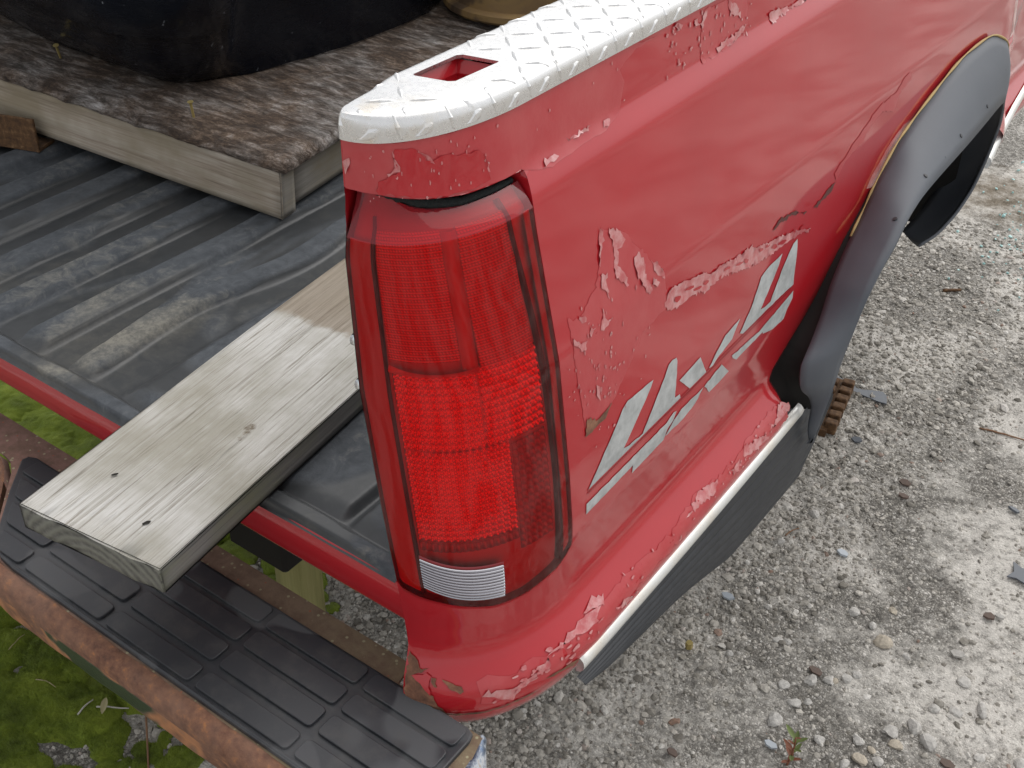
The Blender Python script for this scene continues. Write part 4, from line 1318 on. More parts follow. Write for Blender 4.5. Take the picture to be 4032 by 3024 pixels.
# raised rim along the outer edge
V, F = [], []
rim = [(x, -.1705) for x in np.linspace(-.50, .125, 40)]
for (x, y) in rim:
    for dy, dz in ((-.0022, 0), (-.0012, .0016), (.0010, .0016), (.0020, 0)): V.append((x, y + dy, ZB + .0062 + dz))
put('pad_rim', mesh_of('pad_rim', V, grid_faces(40, 4), PAD, True), pad)
def clip(poly, nx, ny, c):
    out = []
    for i in range(len(poly)):
        a, b = poly[i], poly[(i + 1) % len(poly)]
        da, db = nx * a[0] + ny * a[1] - c, nx * b[0] + ny * b[1] - c
        if da >= 0: out.append(a)
        if da * db < 0:
            t = da / (da - db); out.append((a[0] + (b[0] - a[0]) * t, a[1] + (b[1] - a[1]) * t))
    return out
def rounded(poly, r):
    out = []
    n = len(poly)
    for i in range(n):
        p0, p1, p2 = (np.array(poly[(i + k) % n]) for k in (-1, 0, 1))
        a = (p0 - p1) / np.linalg.norm(p0 - p1); b = (p2 - p1) / np.linalg.norm(p2 - p1)
        rr_ = min(r, .45 * np.linalg.norm(p0 - p1), .45 * np.linalg.norm(p2 - p1))
        s, e = p1 + a * rr_, p1 + b * rr_
        for t in (0, .25, .5, .75, 1): out.append(tuple((1 - t) ** 2 * s + 2 * t * (1 - t) * p1 + t * t * e))
    return out
rows_y = [(-.0505, -.0215), (-.0885, -.0585), (-.1275, -.0965), (-.1660, -.1385)]
cols_x = [(.0045, .1425), (-.1555, -.0055), (-.3165, -.1655), (-.4775, -.3265), (-.6385, -.4875), (-.70, -.6485)]
tn = np.array([.76, .65]); 
for (y0, y1) in rows_y:
    for (x0, x1) in cols_x:
        P4 = [(x0, y0), (x1, y0), (x1, y1), (x0, y1)]
        q = clip(P4, .745, .667, .745 * -.650 + .667 * -.036)     # stay inside the slanted inner end
        if len(q) < 3: continue
        xs_ = [p[0] for p in q]
        if max(xs_) - min(xs_) < .02: continue
        poly_slab('pad_block', rounded(q, .0075), ZB + .0058, ZB + .0108, .0013, PAD, pad)

# ================================================================== FENDER FLARE
def bs(u, z):
    p = SO(u, z, .006); return (p.x, p.y, p.z)
stations = [((.205, .835, .545), (.212, .828, .553)), ((.202, .815, .585), (.220, .820, .610)), ((.199, .820, .628), (.225, .818, .650)),
    ((.197, .803, .655), (.227, .818, .672)), ((.194, .763, .690), (.229, .818, .700)), ((.191, .756, .715), (.230, .818, .724)), ((.188, .757, .742), (.232, .823, .752)),
    ((.184, .792, .762), (.234, .832, .780)), ((.178, .832, .790), (.235, .845, .812)), ((.170, .868, .820), (.235, .862, .838)), ((.161, .925, .847), (.235, .890, .864)),
    (bs(1.8597, .8802), (.235, .930, .886)), (bs(1.9082, .9127), (.230, .990, .909)), (bs(1.9942, .9492), (.226, 1.080, .916)), (bs(2.0659, .9647), (.222, 1.175, .913)),
    (bs(2.2221, .9902), (.216, 1.330, .906)), (bs(2.3242, 1.0019), (.208, 1.455, .897)), (bs(2.4992, .9961), (.196, 1.600, .882)), ((.157, 1.735, .962), (.185, 1.690, .860)),
    ((.132, 1.800, .870), (.180, 1.735, .835)), ((.105, 1.860, .730), (.172, 1.800, .772)), ((.085, 1.870, .640), (.165, 1.812, .700)), ((.072, 1.860, .585), (.156, 1.802, .615)),
    ((.060, 1.830, .540), (.146, 1.757, .568)), ((.048, 1.790, .505), (.130, 1.702, .532)), ((.040, 1.750, .490), (.105, 1.665, .510))]
def resample(pts, n):
    P = np.array(pts); t = np.linspace(0, len(P) - 1, n); d = np.arange(len(P))
    Q = np.stack([np.interp(t, d, P[:, k]) for k in range(3)], 1)
    for _ in range(3):
        Q[1:-1] = .25 * Q[:-2] + .5 * Q[1:-1] + .25 * Q[2:]
    return Q
NB = 126
Bq, Lq = resample([a for a, b in stations], NB), resample([b for a, b in stations], NB)
V, F = [], []
NS = 7
for i in range(NB):
    b, l = Vector(Bq[i]), Vector(Lq[i])
    w = (l - b).length
    i0_, i1_ = max(i - 2, 0), min(i + 2, NB - 1)
    tg = Vector(Bq[i1_] + Lq[i1_] - Bq[i0_] - Lq[i0_]).normalized()
    nrm = tg.cross(l - b).normalized()
    if nrm.dot(Vector((1.0, -.6, .8))) < 0 and i < 95: nrm = -nrm
    if i >= 95 and nrm.dot(prevn) < 0: nrm = -nrm
    prevn = nrm
    for k in range(NS):
        t = k / (NS - 1)
        V.append(b.lerp(l, t) + nrm * math.sin(t * math.pi) * .07 * w)
    V.append(l - nrm * .006 - (l - b).normalized() * .002)
F = grid_faces(NB, NS + 1)
me = mesh_of('fender_flare', V, F, FLARE, True)
bm = bmesh.new(); bm.from_mesh(me)
bmesh.ops.recalc_face_normals(bm, faces=bm.faces)
fs = [f for f in bm.faces]
if sum(f.normal.x for f in fs) < 0: bmesh.ops.reverse_faces(bm, faces=fs)
bm.to_mesh(me); bm.free()
flare = put('fender_flare', me, truck)
flare['label'] = 'dull grey plastic wheel arch flare'
md = flare.modifiers.new('wall', 'SOLIDIFY'); md.thickness = .004; md.offset = -1
for fi in (58, 66, 74, 81):
    c_ = Vector(Bq[fi]).lerp(Vector(Lq[fi]), .80); tg_ = Vector(Lq[fi + 2] - Lq[fi - 2]).normalized()
    nr_ = tg_.cross(Vector(Lq[fi] - Bq[fi])).normalized()
    if nr_.dot(Vector((1, -.6, .8))) < 0: nr_ = -nr_
    c_ += nr_ * .045 * (Vector(Lq[fi]) - Vector(Bq[fi])).length
    bm = bmesh.new(); bmesh.ops.create_cone(bm, cap_ends=True, segments=10, radius1=.0042, radius2=.0036, depth=.0016)
    bmesh.ops.transform(bm, matrix=Matrix.Translation(c_) @ nr_.to_track_quat('Z', 'Y').to_matrix().to_4x4(), verts=bm.verts)
    bm_obj('flare_screw', bm, VALANCE, flare)
# wheel, set well inside the arch
V, F = [], []
tp = [(-.04, .19), (-.02, .21), (-.015, .27), (-.020, .335), (-.040, .366), (-.06, .372), (-.22, .372), (-.24, .366), (-.26, .335), (-.265, .27), (-.26, .21), (-.24, .19)]
for i in range(64):
    t = 2 * math.pi * i / 64
    for k_, (x_, r_) in enumerate(tp):
        q = r_ - (.009 if (i % 2 and 4 <= k_ <= 7) else 0)
        V.append((x_, 1.30 + q * math.cos(t), .370 + q * math.sin(t)))
nt_ = len(tp)
for i in range(64):
    for k_ in range(nt_ - 1):
        j_ = (i + 1) % 64
        F.append((i * nt_ + k_, i * nt_ + k_ + 1, j_ * nt_ + k_ + 1, j_ * nt_ + k_))
tyre = put('wheel', mesh_of('wheel', V, F, VALANCE, False), truck)
V, F = [], []
rp_ = [(-.045, .192), (-.065, .175), (-.11, .165), (-.12, .09), (-.095, .075), (-.09, .0)]
for i in range(40):
    t = 2 * math.pi * i / 40
    for (x_, r_) in rp_: V.append((x_, 1.30 + r_ * math.cos(t), .370 + r_ * math.sin(t)))
for i in range(40):
    for k_ in range(5):
        j_ = (i + 1) % 40
        F.append((i * 6 + k_, i * 6 + k_ + 1, j_ * 6 + k_ + 1, j_ * 6 + k_))
put('rim', mesh_of('rim', V, F, RUST, True), tyre)
V, F = [], []
zs_ = np.linspace(.60, .90, 24)
for z in zs_:
    p = S(1 + yrear(z) - prof(z)[3], z); p.x -= .045; p.y -= .01
    k = min(range(NB), key=lambda i: abs(Bq[i][2] - z) if i < 70 else 9)
    q = Vector(Bq[k]).lerp(Vector(Lq[k]), .25); q.x -= .012; q.y += .02
    V += [p, p.lerp(q, .5) + Vector((-.01, .02, 0)), q]
me = mesh_of('flare_gap_shade', V, grid_faces(24, 3), DARK, True)  # near-black sheet added to close the flare gap and stand for its shadow
put('flare_gap_shade', me, flare)
def tube(name, pts, rad, mat, parent, seg=8, flat=1.0, loc=None):
    V, F = [], []
    n = len(pts); P = [Vector(p) for p in pts]
    for i in range(n):
        t = (P[min(i + 1, n - 1)] - P[max(i - 1, 0)]).normalized()
        up = Vector((0, 0, 1)) if abs(t.z) < .9 else Vector((1, 0, 0))
        a = t.cross(up).normalized(); b = a.cross(t)
        r = rad[i] if isinstance(rad, (list, tuple, np.ndarray)) else rad
        for k in range(seg):
            q = 2 * math.pi * k / seg
            V.append(P[i] + a * math.cos(q) * r + b * math.sin(q) * r * flat)
    for i in range(n - 1):
        for k in range(seg):
            F.append((i * seg + k, i * seg + (k + 1) % seg, (i + 1) * seg + (k + 1) % seg, (i + 1) * seg + k))
    F.append(tuple(range(seg))[::-1]); F.append(tuple(range((n - 1) * seg, n * seg)))
    return put(name, mesh_of(name, V, F, mat, True), parent, loc)
ed = [Bq[i] + np.array([.0005, 0, .0005]) for i in range(52, 92)]
tube('sealant_bead', ed, [.0022 + .0008 * math.sin(i * 1.3) for i in range(len(ed))], TRIM_Y, flare, 6)

# ================================================================== LOWER MOULDING AND RIBBED VALANCE
V, F = [], []
ys = np.linspace(.150, .805, 40)
hr = [(.0, .0135), (.0055, .0125), (.0100, .0085), (.0118, .002), (.0105, -.005), (.0070, -.010), (.0, -.0125)]
for y in ys:
    b = .0015 * math.sin((y - .15) / .65 * math.pi)
    for (dx, dz) in hr: V.append((.1815 + dx + b - .03 * max(0, .17 - y), y, .6215 + dz - b))
F = grid_faces(40, len(hr), flip=True) + [tuple(range(len(hr)))[::-1], tuple(range(39 * len(hr), 40 * len(hr)))]
put('lower_moulding', mesh_of('lower_moulding', V, F, TRIM, True), truck)['label'] = 'bright metal moulding along the lower body edge'
V, F = [], []
ys = np.linspace(.140, .93, 70); NSV = 64
for y in ys:
    dep = float(np.interp(y, [.14, .20, .29, .40, .60, .74, .86, .90, .93], [.020, .048, .072, .100, .172, .182, .188, .14, .06]))
    for k in range(NSV):
        t = k / (NSV - 1)
        rib = .0030 * abs(math.sin(t * math.pi * 7)) * (1 if t < .93 else 0)
        V.append((.1885 + .008 * math.sin(t * math.pi * .7) - .010 * t ** 3 * min(1, dep / .12) + rib, y + .010 * t, .612 - dep * t))
F = grid_faces(70, NSV)
put('ribbed_valance', mesh_of('ribbed_valance', V, F, VALANCE, True), truck)['label'] = 'black ribbed rubber valance under the bright moulding'
V, F = [], []
for (y, x, z) in ((1.92, .140, .628), (2.06, .122, .642), (2.2, .108, .654), (2.4, .092, .672), (2.7, .08, .69)):
    for (dx, dz) in hr: V.append((x + dx, y, z + dz * 1.1))
put('lower_moulding', mesh_of('lower_moulding', V, grid_faces(5, len(hr), flip=True), TRIM, True), truck)

# ================================================================== LOOSE PLANK
def weathered_box(name, lx_, ly_, lz_, nx_, ny_, nz_, mats, rough=.0012, seed=0, long_axis=1):
    """box with softened, uneven surfaces; mats: [top/bottom, sides, ends]; local origin at lower corner"""
    bm = bmesh.new()
    bmesh.ops.create_cube(bm, size=1.0)
    bmesh.ops.scale(bm, vec=(lx_, ly_, lz_), verts=bm.verts)
    bmesh.ops.translate(bm, vec=(lx_ / 2, ly_ / 2, lz_ / 2), verts=bm.verts)
    bmesh.ops.bevel(bm, geom=list(bm.edges), offset=.0022, segments=2, affect='EDGES')
    def axis_edges(ax): return [e for e in bm.edges if abs((e.verts[0].co - e.verts[1].co).normalized()[ax]) > .99]
    for ax, n in ((0, nx_), (1, ny_), (2, nz_)):
        if n > 0: bmesh.ops.subdivide_edges(bm, edges=axis_edges(ax), cuts=n, use_grid_fill=True)
    for v in bm.verts:
        c = v.co
        if long_axis == 1:
            n1 = float(vnoise(c.x * 40, c.y * 1.5, 1.0, seed)); n2 = float(vnoise(c.x * 9 + c.z * 20, c.y * 3, 1.0, seed + 1))
        else:
            n1 = float(vnoise(c.z * 40 + c.y * 40, c.x * 1.5, 1.0, seed)); n2 = float(vnoise(c.y * 9 + c.z * 20, c.x * 3, 1.0, seed + 1))
        cen = Vector((lx_ / 2, ly_ / 2, lz_ / 2)); d = c - cen
        v.co += Vector((math.copysign(1, d.x) * n2 * rough if abs(abs(d.x) - lx_ / 2) < 1e-4 else 0,
                        math.copysign(1, d.y) * n1 * rough if abs(abs(d.y) - ly_ / 2) < 1e-4 else 0,
                        math.copysign(1, d.z) * (n1 * .7 + n2 * .5) * rough if abs(abs(d.z) - lz_ / 2) < 1e-4 else 0))
    bm.normal_update()
    for f in bm.faces:
        n = f.normal
        ax = max(range(3), key=lambda k: abs(n[k]))
        f.material_index = 0 if ax == 2 else (2 if ax == long_axis else 1)
        f.smooth = True
    me = bpy.data.meshes.new(name); bm.to_mesh(me); bm.free()
    for m in mats: me.materials.append(m)
    return me
plank = empty('wooden_plank', (-.3655, -.2045, .8045))
plank.rotation_euler = (0, 0, R(7.3))
tag(plank, 'weathered grey wooden plank lying across the tailgate sill above the bumper', 'plank')
me = weathered_box('board', .2105, 1.02, .0385, 26, 40, 3, [WOOD_BOARD, WOOD_EDGE_SHADED, ENDGRAIN], .0019, 101)
o = bpy.data.objects.new('board', me); COL.objects.link(o); o.parent = plank
HOLE = M('nail_hole', Base_Color=(.02, .018, .015), Roughness=1.0).m
for (hx, hy, a, L) in ((.060, .0925, .9, .0042), (.148, .048, 1.1, .0052)):
    V, F = [], []
    for k in range(10):
        t = 2 * math.pi * k / 10
        q = random.uniform(.75, 1.2)
        x, y = L * math.cos(t) * q, L * .5 * math.sin(t) * q
        V.append((hx + x * math.cos(a) - y * math.sin(a), hy + x * math.sin(a) + y * math.cos(a), .0392))
    V.append((hx, hy, .0388))
    F = [(i, (i + 1) % 10, 10) for i in range(10)]
    o = put('nail_hole', mesh_of('nail_hole', V, F, HOLE)); o.parent = plank

# ================================================================== PALLET IN THE BED
pal = empty('wooden_pallet', (-.655, .512, .8045))
yaw = math.atan2(.1305, .9914)
pal.rotation_euler = (0, R(2.4), yaw)      # local -x runs to the truck's left, rising slightly
tag(pal, 'grey timber pallet with a rotting plywood deck in the truck bed', 'pallet')
def padd(name, me, x, y, z):
    o = bpy.data.objects.new(name, me); COL.objects.link(o); o.parent = pal; o.location = (x, y, z); return o
padd('front_board', weathered_box('front_board', .90, .038, .090, 40, 3, 8, [WOOD_PALLET, WOOD_PALLET, WOOD_PALLET2], .0012, 111, 0), -.90, 0, 0)
me = weathered_box('side_board', .036, 1.12, .078, 2, 30, 6, [WOOD_PALLET2, WOOD_PALLET2, WOOD_PALLET2], .0012, 121)
padd('side_board', me, -.045, .040, .006)
padd('side_board', me, -.45, .040, .006)
padd('side_board', me, -.88, .040, .006)
padd('front_board', weathered_box('back_board', .90, .038, .086, 20, 2, 3, [WOOD_PALLET, WOOD_PALLET, WOOD_PALLET2], .0012, 131, 0), -.90, 1.16, 0)
# plywood deck, fibres lifting
nx_, ny_ = 230, 170
dx_ = np.linspace(-.92, .012, nx_); dy_ = np.linspace(-.008, 1.21, ny_)
DX, DY = np.meshgrid(dx_, dy_)
edge = np.minimum.reduce([DX + .92, .012 - DX, DY + .008])
rot = sm(.16, .0, DY) * .8 + .2
hz = .1085 + .0045 * fbm(DX * .35, DY, 30, 4, 141) * (rot + .3) + .004 * fbm(DX, DY, 7, 3, 145) + .0020 * fbm(DX * .5, DY * 2, 90, 2, 149) * rot
hz -= .010 * sm(.012, .0, edge + .004 * fbm(DX, DY, 60, 2, 151)) + .004 * sm(.05, .0, DY) * (1 + fbm(DX, DY, 25, 3, 155))
DYj = DY + np.where(DY < .0, .007 * fbm(DX, DY * 0, 22, 4, 157), 0)
dv = np.stack([DX.ravel(), DYj.ravel(), hz.ravel()], 1)
# skirt giving the sheet its ragged edge thickness
a = (np.arange(ny_ - 1)[:, None] * nx_ + np.arange(nx_ - 1)[None, :]).ravel()
df = np.stack([a, a + 1, a + nx_ + 1, a + nx_], 1)
top_n = len(dv)
fr = np.arange(nx_); rt = np.arange(ny_) * nx_ + nx_ - 1
loop = np.r_[fr, rt[1:]]
lowv = dv[loop].copy(); lowv[:, 2] = .0905; lowv[:len(fr), 1] += .004
allv = np.r_[dv, lowv]
i0 = np.arange(len(loop) - 1)
sk = np.stack([loop[i0], top_n + i0, top_n + i0 + 1, loop[i0 + 1]], 1)
padd('plywood_deck', fast_mesh('plywood_deck', allv, np.r_[df, sk], ROT, True), 0, 0, 0)['label'] = 'rotting brown and grey plywood deck'
def screw(x, y, tx, ty):
    bm = bmesh.new()
    bmesh.ops.create_cone(bm, cap_ends=True, segments=10, radius1=.0022, radius2=.0024, depth=.026)
    bmesh.ops.translate(bm, verts=bm.verts, vec=(0, 0, .009))
    g = bmesh.ops.create_cone(bm, cap_ends=True, segments=12, radius1=.0026, radius2=.0055, depth=.004)
    bmesh.ops.translate(bm, verts=g['verts'], vec=(0, 0, .0235))
    bmesh.ops.rotate(bm, verts=bm.verts, cent=(0, 0, 0), matrix=Matrix.Rotation(tx, 3, 'X') @ Matrix.Rotation(ty, 3, 'Y'))
    me = bpy.data.meshes.new('screw'); bm.to_mesh(me); bm.free(); me.materials.append(BRASS)
    o = padd('screw', me, x, y, .112); o['label'] = 'brass screw standing proud of the deck'
screw(-.217, .048, .12, -.05)
screw(-.571, .098, .3, .1)

# rusty angle iron under the pallet's left
bm = box_bm(-.075, .075, 0, .006, 0, .064, .001, 1)
box_bm(-.075, .075, .006, .050, 0, .006, .001, 1, bm)
ai = bm_obj('angle_iron', bm, RUST_DARK, None, (-1.25, .395, .8035))
ai.rotation_euler = (0, 0, R(20))
tag(ai, 'short rusty brown angle iron lying on the bed liner below the pallet front', 'angle iron')

# ================================================================== BLACK MOULDED TUB ON THE PALLET
ZD = .925
foot = [(-1.70, .66), (-1.547, .627), (-1.462, .605), (-1.388, .592), (-1.286, .585), (-1.207, .592), (-1.1, .597), (-1.027, .600), (-.993, .610), (-.969, .640), (-.951, .687), (-.930, .735), (-.921, .79), (-.912, .84), (-.893, .942), (-.888, 1.095), (-.893, 1.20), (-.93, 1.30), (-1.05, 1.36), (-1.4, 1.38), (-1.66, 1.30), (-1.74, 1.0)]
fp = np.array(foot + [foot[0]])
def resc(P, n):
    d = np.r_[0, np.cumsum(np.linalg.norm(np.diff(P, axis=0), axis=1))]; t = np.linspace(0, d[-1], n, endpoint=False)
    return np.stack([np.interp(t, d, P[:, k]) for k in range(2)], 1)
FP = resc(fp, 120)
cen = np.array([-1.32, .97])
tubV, tubF = [], []
levels = [(.0, -.04), (.0, 0), (.012, .012), (.035, .030), (.075, .050), (.12, .066), (.125, .072), (.20, .088), (.30, .105), (.42, .115), (.43, .135), (.45, .135), (.45, .10)]
for li, (h, g) in enumerate(levels):
    for k, p in enumerate(FP):
        a = FP[k - 1]; b = FP[(k + 1) % len(FP)]
        t = (b - a) / np.linalg.norm(b - a); nrm = np.array([t[1], -t[0]])
        side = float(sm(-.965, -.935, p[0]))          # right wall steeper than the bulging front
        front = float(sm(.80, .64, p[1])) * (1 - side)
        gg = g * (.35 + 1.25 * front - .15 * side)
        keel = 0.0
        tubV.append((p[0] + nrm[0] * gg, p[1] + nrm[1] * gg, ZD + h + .03 * front * (h > 0) * abs(p[0] + 1.03) * 1.2))
n = len(FP)
for li in range(len(levels) - 1):
    for k in range(n):
        j = (k + 1) % n
        tubF.append((li * n + k, li * n + j, (li + 1) * n + j, (li + 1) * n + k))
tub = empty('plastic_tub', (-1.32, .97, ZD))
tag(tub, 'large glossy black moulded plastic tub resting on the pallet deck', 'tub')
o = put('shell', mesh_of('shell', tubV, tubF, TUB, True), tub)
md = o.modifiers.new('split', 'EDGE_SPLIT'); md.split_angle = R(50)
mp = [(-.885 + .004, y, ZD + .130 + .02 * (y - .8)) for y in np.linspace(.79, 1.25, 12)]
mp = [(float(np.interp(y, [.70, .79, .94, 1.095, 1.2], [-.905, -.890, -.864, -.858, -.862])), y, ZD + .135) for y in np.linspace(.79, 1.19, 12)]
tube('moulded_ledge', mp, .004, M('tub_edge', Base_Color=(.12, .12, .125), Roughness=.35).m, tub, 8)

# tan rusty drum behind
bm = bmesh.new()
pr = [(.0, 0), (.150, 0), (.156, .006), (.156, .018), (.150, .022), (.143, .024), (.141, .13), (.146, .135), (.146, .15), (.10, .155), (.0, .155)]
V, F = [], []
for i in range(48):
    t = 2 * math.pi * i / 48
    for (r_, z_) in pr: V.append((r_ * math.cos(t), r_ * math.sin(t), z_))
n = len(pr)
for i in range(48):
    for k in range(n - 1):
        j = (i + 1) % 48
        F.append((i * n + k, j * n + k, j * n + k + 1, i * n + k + 1))
bm.free()
dr = put('brake_drum', mesh_of('brake_drum', V, F, DRUM, True), None, (-.790, 1.37, .9255))
md = dr.modifiers.new('split', 'EDGE_SPLIT'); md.split_angle = R(40)
tag(dr, 'tan rust stained steel drum standing on the pallet behind the black tub', 'drum')

# yellowish prop under the bed
ps = put('prop_post', weathered_box('prop_post', .072, .05, .735, 2, 2, 20, [POST, POST, POST], .001, 171), None, (-.492, .262, -.001))
ps.rotation_euler = (R(0), R(0), R(-6))
tag(ps, 'yellow green wooden prop standing upright beneath the truck bed', 'post')

# ================================================================== SMALL THINGS ON THE GROUND
def gz(x, y): return float(ground_h(np.array([x]), np.array([y]))[0])
def rock_mesh(r, seed, sub=2, flat=.62):
    bm = bmesh.new(); bmesh.ops.create_icosphere(bm, subdivisions=sub, radius=r)
    q = np.random.default_rng(seed)
    ax = q.uniform(.7, 1.3, 3)
    planes = [(Vector(q.normal(size=3)).normalized(), q.uniform(.55, .85)) for _ in range(7)]
    for v in bm.verts:
        c = v.co.normalized()
        k = 1.0
        for (pn, pd) in planes:
            dd = c.dot(pn)
            if dd > pd: k = min(k, pd / dd)
        v.co = Vector((c.x * ax[0], c.y * ax[1], c.z * flat)) * r * k * q.uniform(.97, 1.03)
    me = bpy.data.meshes.new('stone'); bm.to_mesh(me); bm.free()
    return me
ST = [(.125,1.289),(.1,1.167),(.338,.871),(.364,.895),(.374,.913),(.309,.847),(.346,.875),(.291,.722),(.306,.781),(.324,.799),(.477,.828),(.509,.861),(.536,.846),(.494,.802),(.546,1.023),(.558,.947),(.596,.976),(.626,.875),(.69,.902),(.435,.775),(.306,1.067),(.384,1.025),(.353,1.054),(.371,1.116),(.481,.75),(.378,.732),(.463,.765),(.233,.911),(.214,.907),(.152,.819),(.273,.808),(.435,1.022),(.434,.71),(.453,.733),(.522,.929)]
RA = [.014,.011,.012,.014,.010,.014,.010,.016,.013,.012,.016,.019,.022,.014,.013,.013,.015,.013,.014,.014,.012,.018,.010,.010,.013,.012,.010,.010,.010,.011,.010,.010,.011,.013,.014]
TAN = {6, 13, 21, 23, 26, 33}
for i, ((x, y), r_) in enumerate(zip(ST, RA)):
    me = rock_mesh(r_, 300 + i); me.materials.append(STONE_TAN if i in TAN else STONE)
    o = put('stone', me, None, (x, y, gz(x, y) + r_ * .12))
    o.rotation_euler = (random.uniform(-.2, .2), random.uniform(-.2, .2), random.uniform(0, 6.28))
    if i in TAN: tag(o, 'loose tan stone lying on the gravelly concrete', 'stone', 'tan stones on the concrete')
    elif math.hypot(x - .352, y - .648) < .125: tag(o, 'loose pale grey stone lying close to the small weed', 'stone', 'pale stones near the weed')
    elif x < .26: tag(o, 'loose pale grey stone in the gravel beside the ribbed valance', 'stone', 'pale stones beside the valance')
    elif x > .47: tag(o, 'loose pale grey stone out on the smoother pale concrete', 'stone', 'pale stones on the smooth concrete')
    else: tag(o, 'loose pale grey stone in gravel between the valance and the smooth concrete', 'stone', 'pale stones amid the gravel')
def shard(name, poly, mat, label, cat, group=None, th=.0035, tilt=(0, 0), lift=.004):
    P = np.array(poly); c = P.mean(0)
    bm = bmesh.new()
    vs = [bm.verts.new((p[0] - c[0], p[1] - c[1], 0)) for p in P]
    es = [bm.edges.new((vs[i], vs[(i + 1) % len(vs)])) for i in range(len(vs))]
    bmesh.ops.triangle_fill(bm, edges=es, use_beauty=True)
    r = bmesh.ops.extrude_face_region(bm, geom=list(bm.faces))
    bmesh.ops.translate(bm, verts=[v for v in r['geom'] if isinstance(v, bmesh.types.BMVert)], vec=(0, 0, th))
    bmesh.ops.recalc_face_normals(bm, faces=bm.faces)
    o = bm_obj(name, bm, mat, None, (c[0], c[1], gz(*c) + lift))
    o.rotation_euler = (tilt[0], tilt[1], 0)
    return tag(o, label, cat, group)
shard('plastic_shard', [(-.060,1.822),(.006,1.806),(.016,1.798),(.034,1.803),(.048,1.812),(.076,1.825),(.090,1.815),(.103,1.782),(.080,1.778),(.029,1.780),(-.027,1.788),(-.062,1.80)], CHIP_GREY, 'long jagged strip of dark grey plastic on the concrete below the flare', 'plastic shard')
shard('plastic_shard', [(.528,1.405),(.548,1.396),(.575,1.40),(.572,1.352),(.548,1.358),(.530,1.352),(.538,1.375)], CHIP_GREY, 'squarish piece of broken grey plastic on the pale concrete', 'plastic shard')
for (x, y), m_, lab, grp in [((.224,1.207), CHIP_PALE, 'small pale blue grey plastic chip on the gravel', 'pale plastic chips'), ((.311,.665), CHIP_PALE, 'small pale blue grey plastic chip on the gravel', 'pale plastic chips'), ((.083,.948), CHIP_PALE, 'small pale blue grey plastic chip on the gravel', 'pale plastic chips'),
                        ((.308,.872), CHIP_BROWN, 'small dark brown slate chip on the gravel', 'brown chips'), ((.535,1.216), CHIP_BROWN, 'small dark brown slate chip on the gravel', 'brown chips'), ((.583,.821), CHIP_BROWN, 'small dark brown slate chip on the gravel', 'brown chips'), ((.177,.543), CHIP_BROWN, 'small dark brown slate chip on the gravel', 'brown chips'), ((.249,1.513), CHIP_BROWN, 'small dark brown slate chip on the gravel', 'brown chips'), ((.263,1.465), CHIP_BROWN, 'small dark brown slate chip on the gravel', 'brown chips'), ((.481,1.569), CHIP_GREY, 'small dark grey plastic sliver on the pale concrete', 'grey slivers'), ((.099,1.597), CHIP_GREY, 'small dark grey plastic sliver on the pale concrete', 'grey slivers'),
                        ((.553,1.229), STONE, 'thin white stone flake on the pale concrete', 'white flakes'), ((.517,1.082), STONE, 'thin white stone flake on the pale concrete', 'white flakes')]:
    s_ = random.uniform(.010, .016); a0 = random.uniform(0, 6)
    el = random.uniform(.45, .8)
    poly = [(x + s_ * math.cos(a0 + t) * random.uniform(.75, 1.1), y + s_ * el * math.sin(a0 + t) * random.uniform(.75, 1.1)) for t in np.linspace(0, 2 * math.pi, 7)[:-1]]
    nm = {CHIP_PALE: 'plastic_chip', CHIP_BROWN: 'slate_chip', CHIP_GREY: 'plastic_sliver', STONE: 'stone_flake'}[m_]
    shard(nm, poly, m_, lab, 'chip', grp, .005, (random.uniform(-.2, .2), random.uniform(-.2, .2)), .005)

# rusty lugged strip beneath the flare
lug = empty('rusty_lugged_strip', (-.004, 1.67, 0))
tag(lug, 'rusty brown lugged metal strip on the ground under the flare', 'scrap metal')
d0 = np.array([.017, 1.560]); d1 = np.array([-.022, 1.790]); dd = (d1 - d0); ln_ = np.linalg.norm(dd); dd /= ln_; nn = np.array([dd[1], -dd[0]])
bm = bmesh.new()
pts = [d0 - nn * .014, d0 + nn * .014, d1 + nn * .014, d1 - nn * .014]
lo = [bm.verts.new((p[0], p[1], .002)) for p in pts]; hi = [bm.verts.new((p[0], p[1], .022)) for p in pts]
for i in range(4): bm.faces.new((lo[i], lo[(i + 1) % 4], hi[(i + 1) % 4], hi[i]))
bm.faces.new(hi); bm.faces.new(lo[::-1])
bmesh.ops.recalc_face_normals(bm, faces=bm.faces)
bm_obj('spine', bm, RUST_DARK, lug)
for k in range(6):
    for s in (-1, 1):
        c = d0 + dd * ln_ * (k + .5 + (.22 if s > 0 else 0)) / 6.3 + nn * s * .019
        bm = box_bm(-.012, .012, -.015, .015, 0, .034, .004, 2)
        bmesh.ops.rotate(bm, verts=bm.verts, cent=(0, 0, 0), matrix=Matrix.Rotation(math.atan2(dd[1], dd[0]) + random.uniform(-.1, .1), 3, 'Z'))
        bmesh.ops.translate(bm, verts=bm.verts, vec=(c[0], c[1], .003))
        bm_obj('lug', bm, RUST_DARK, lug)

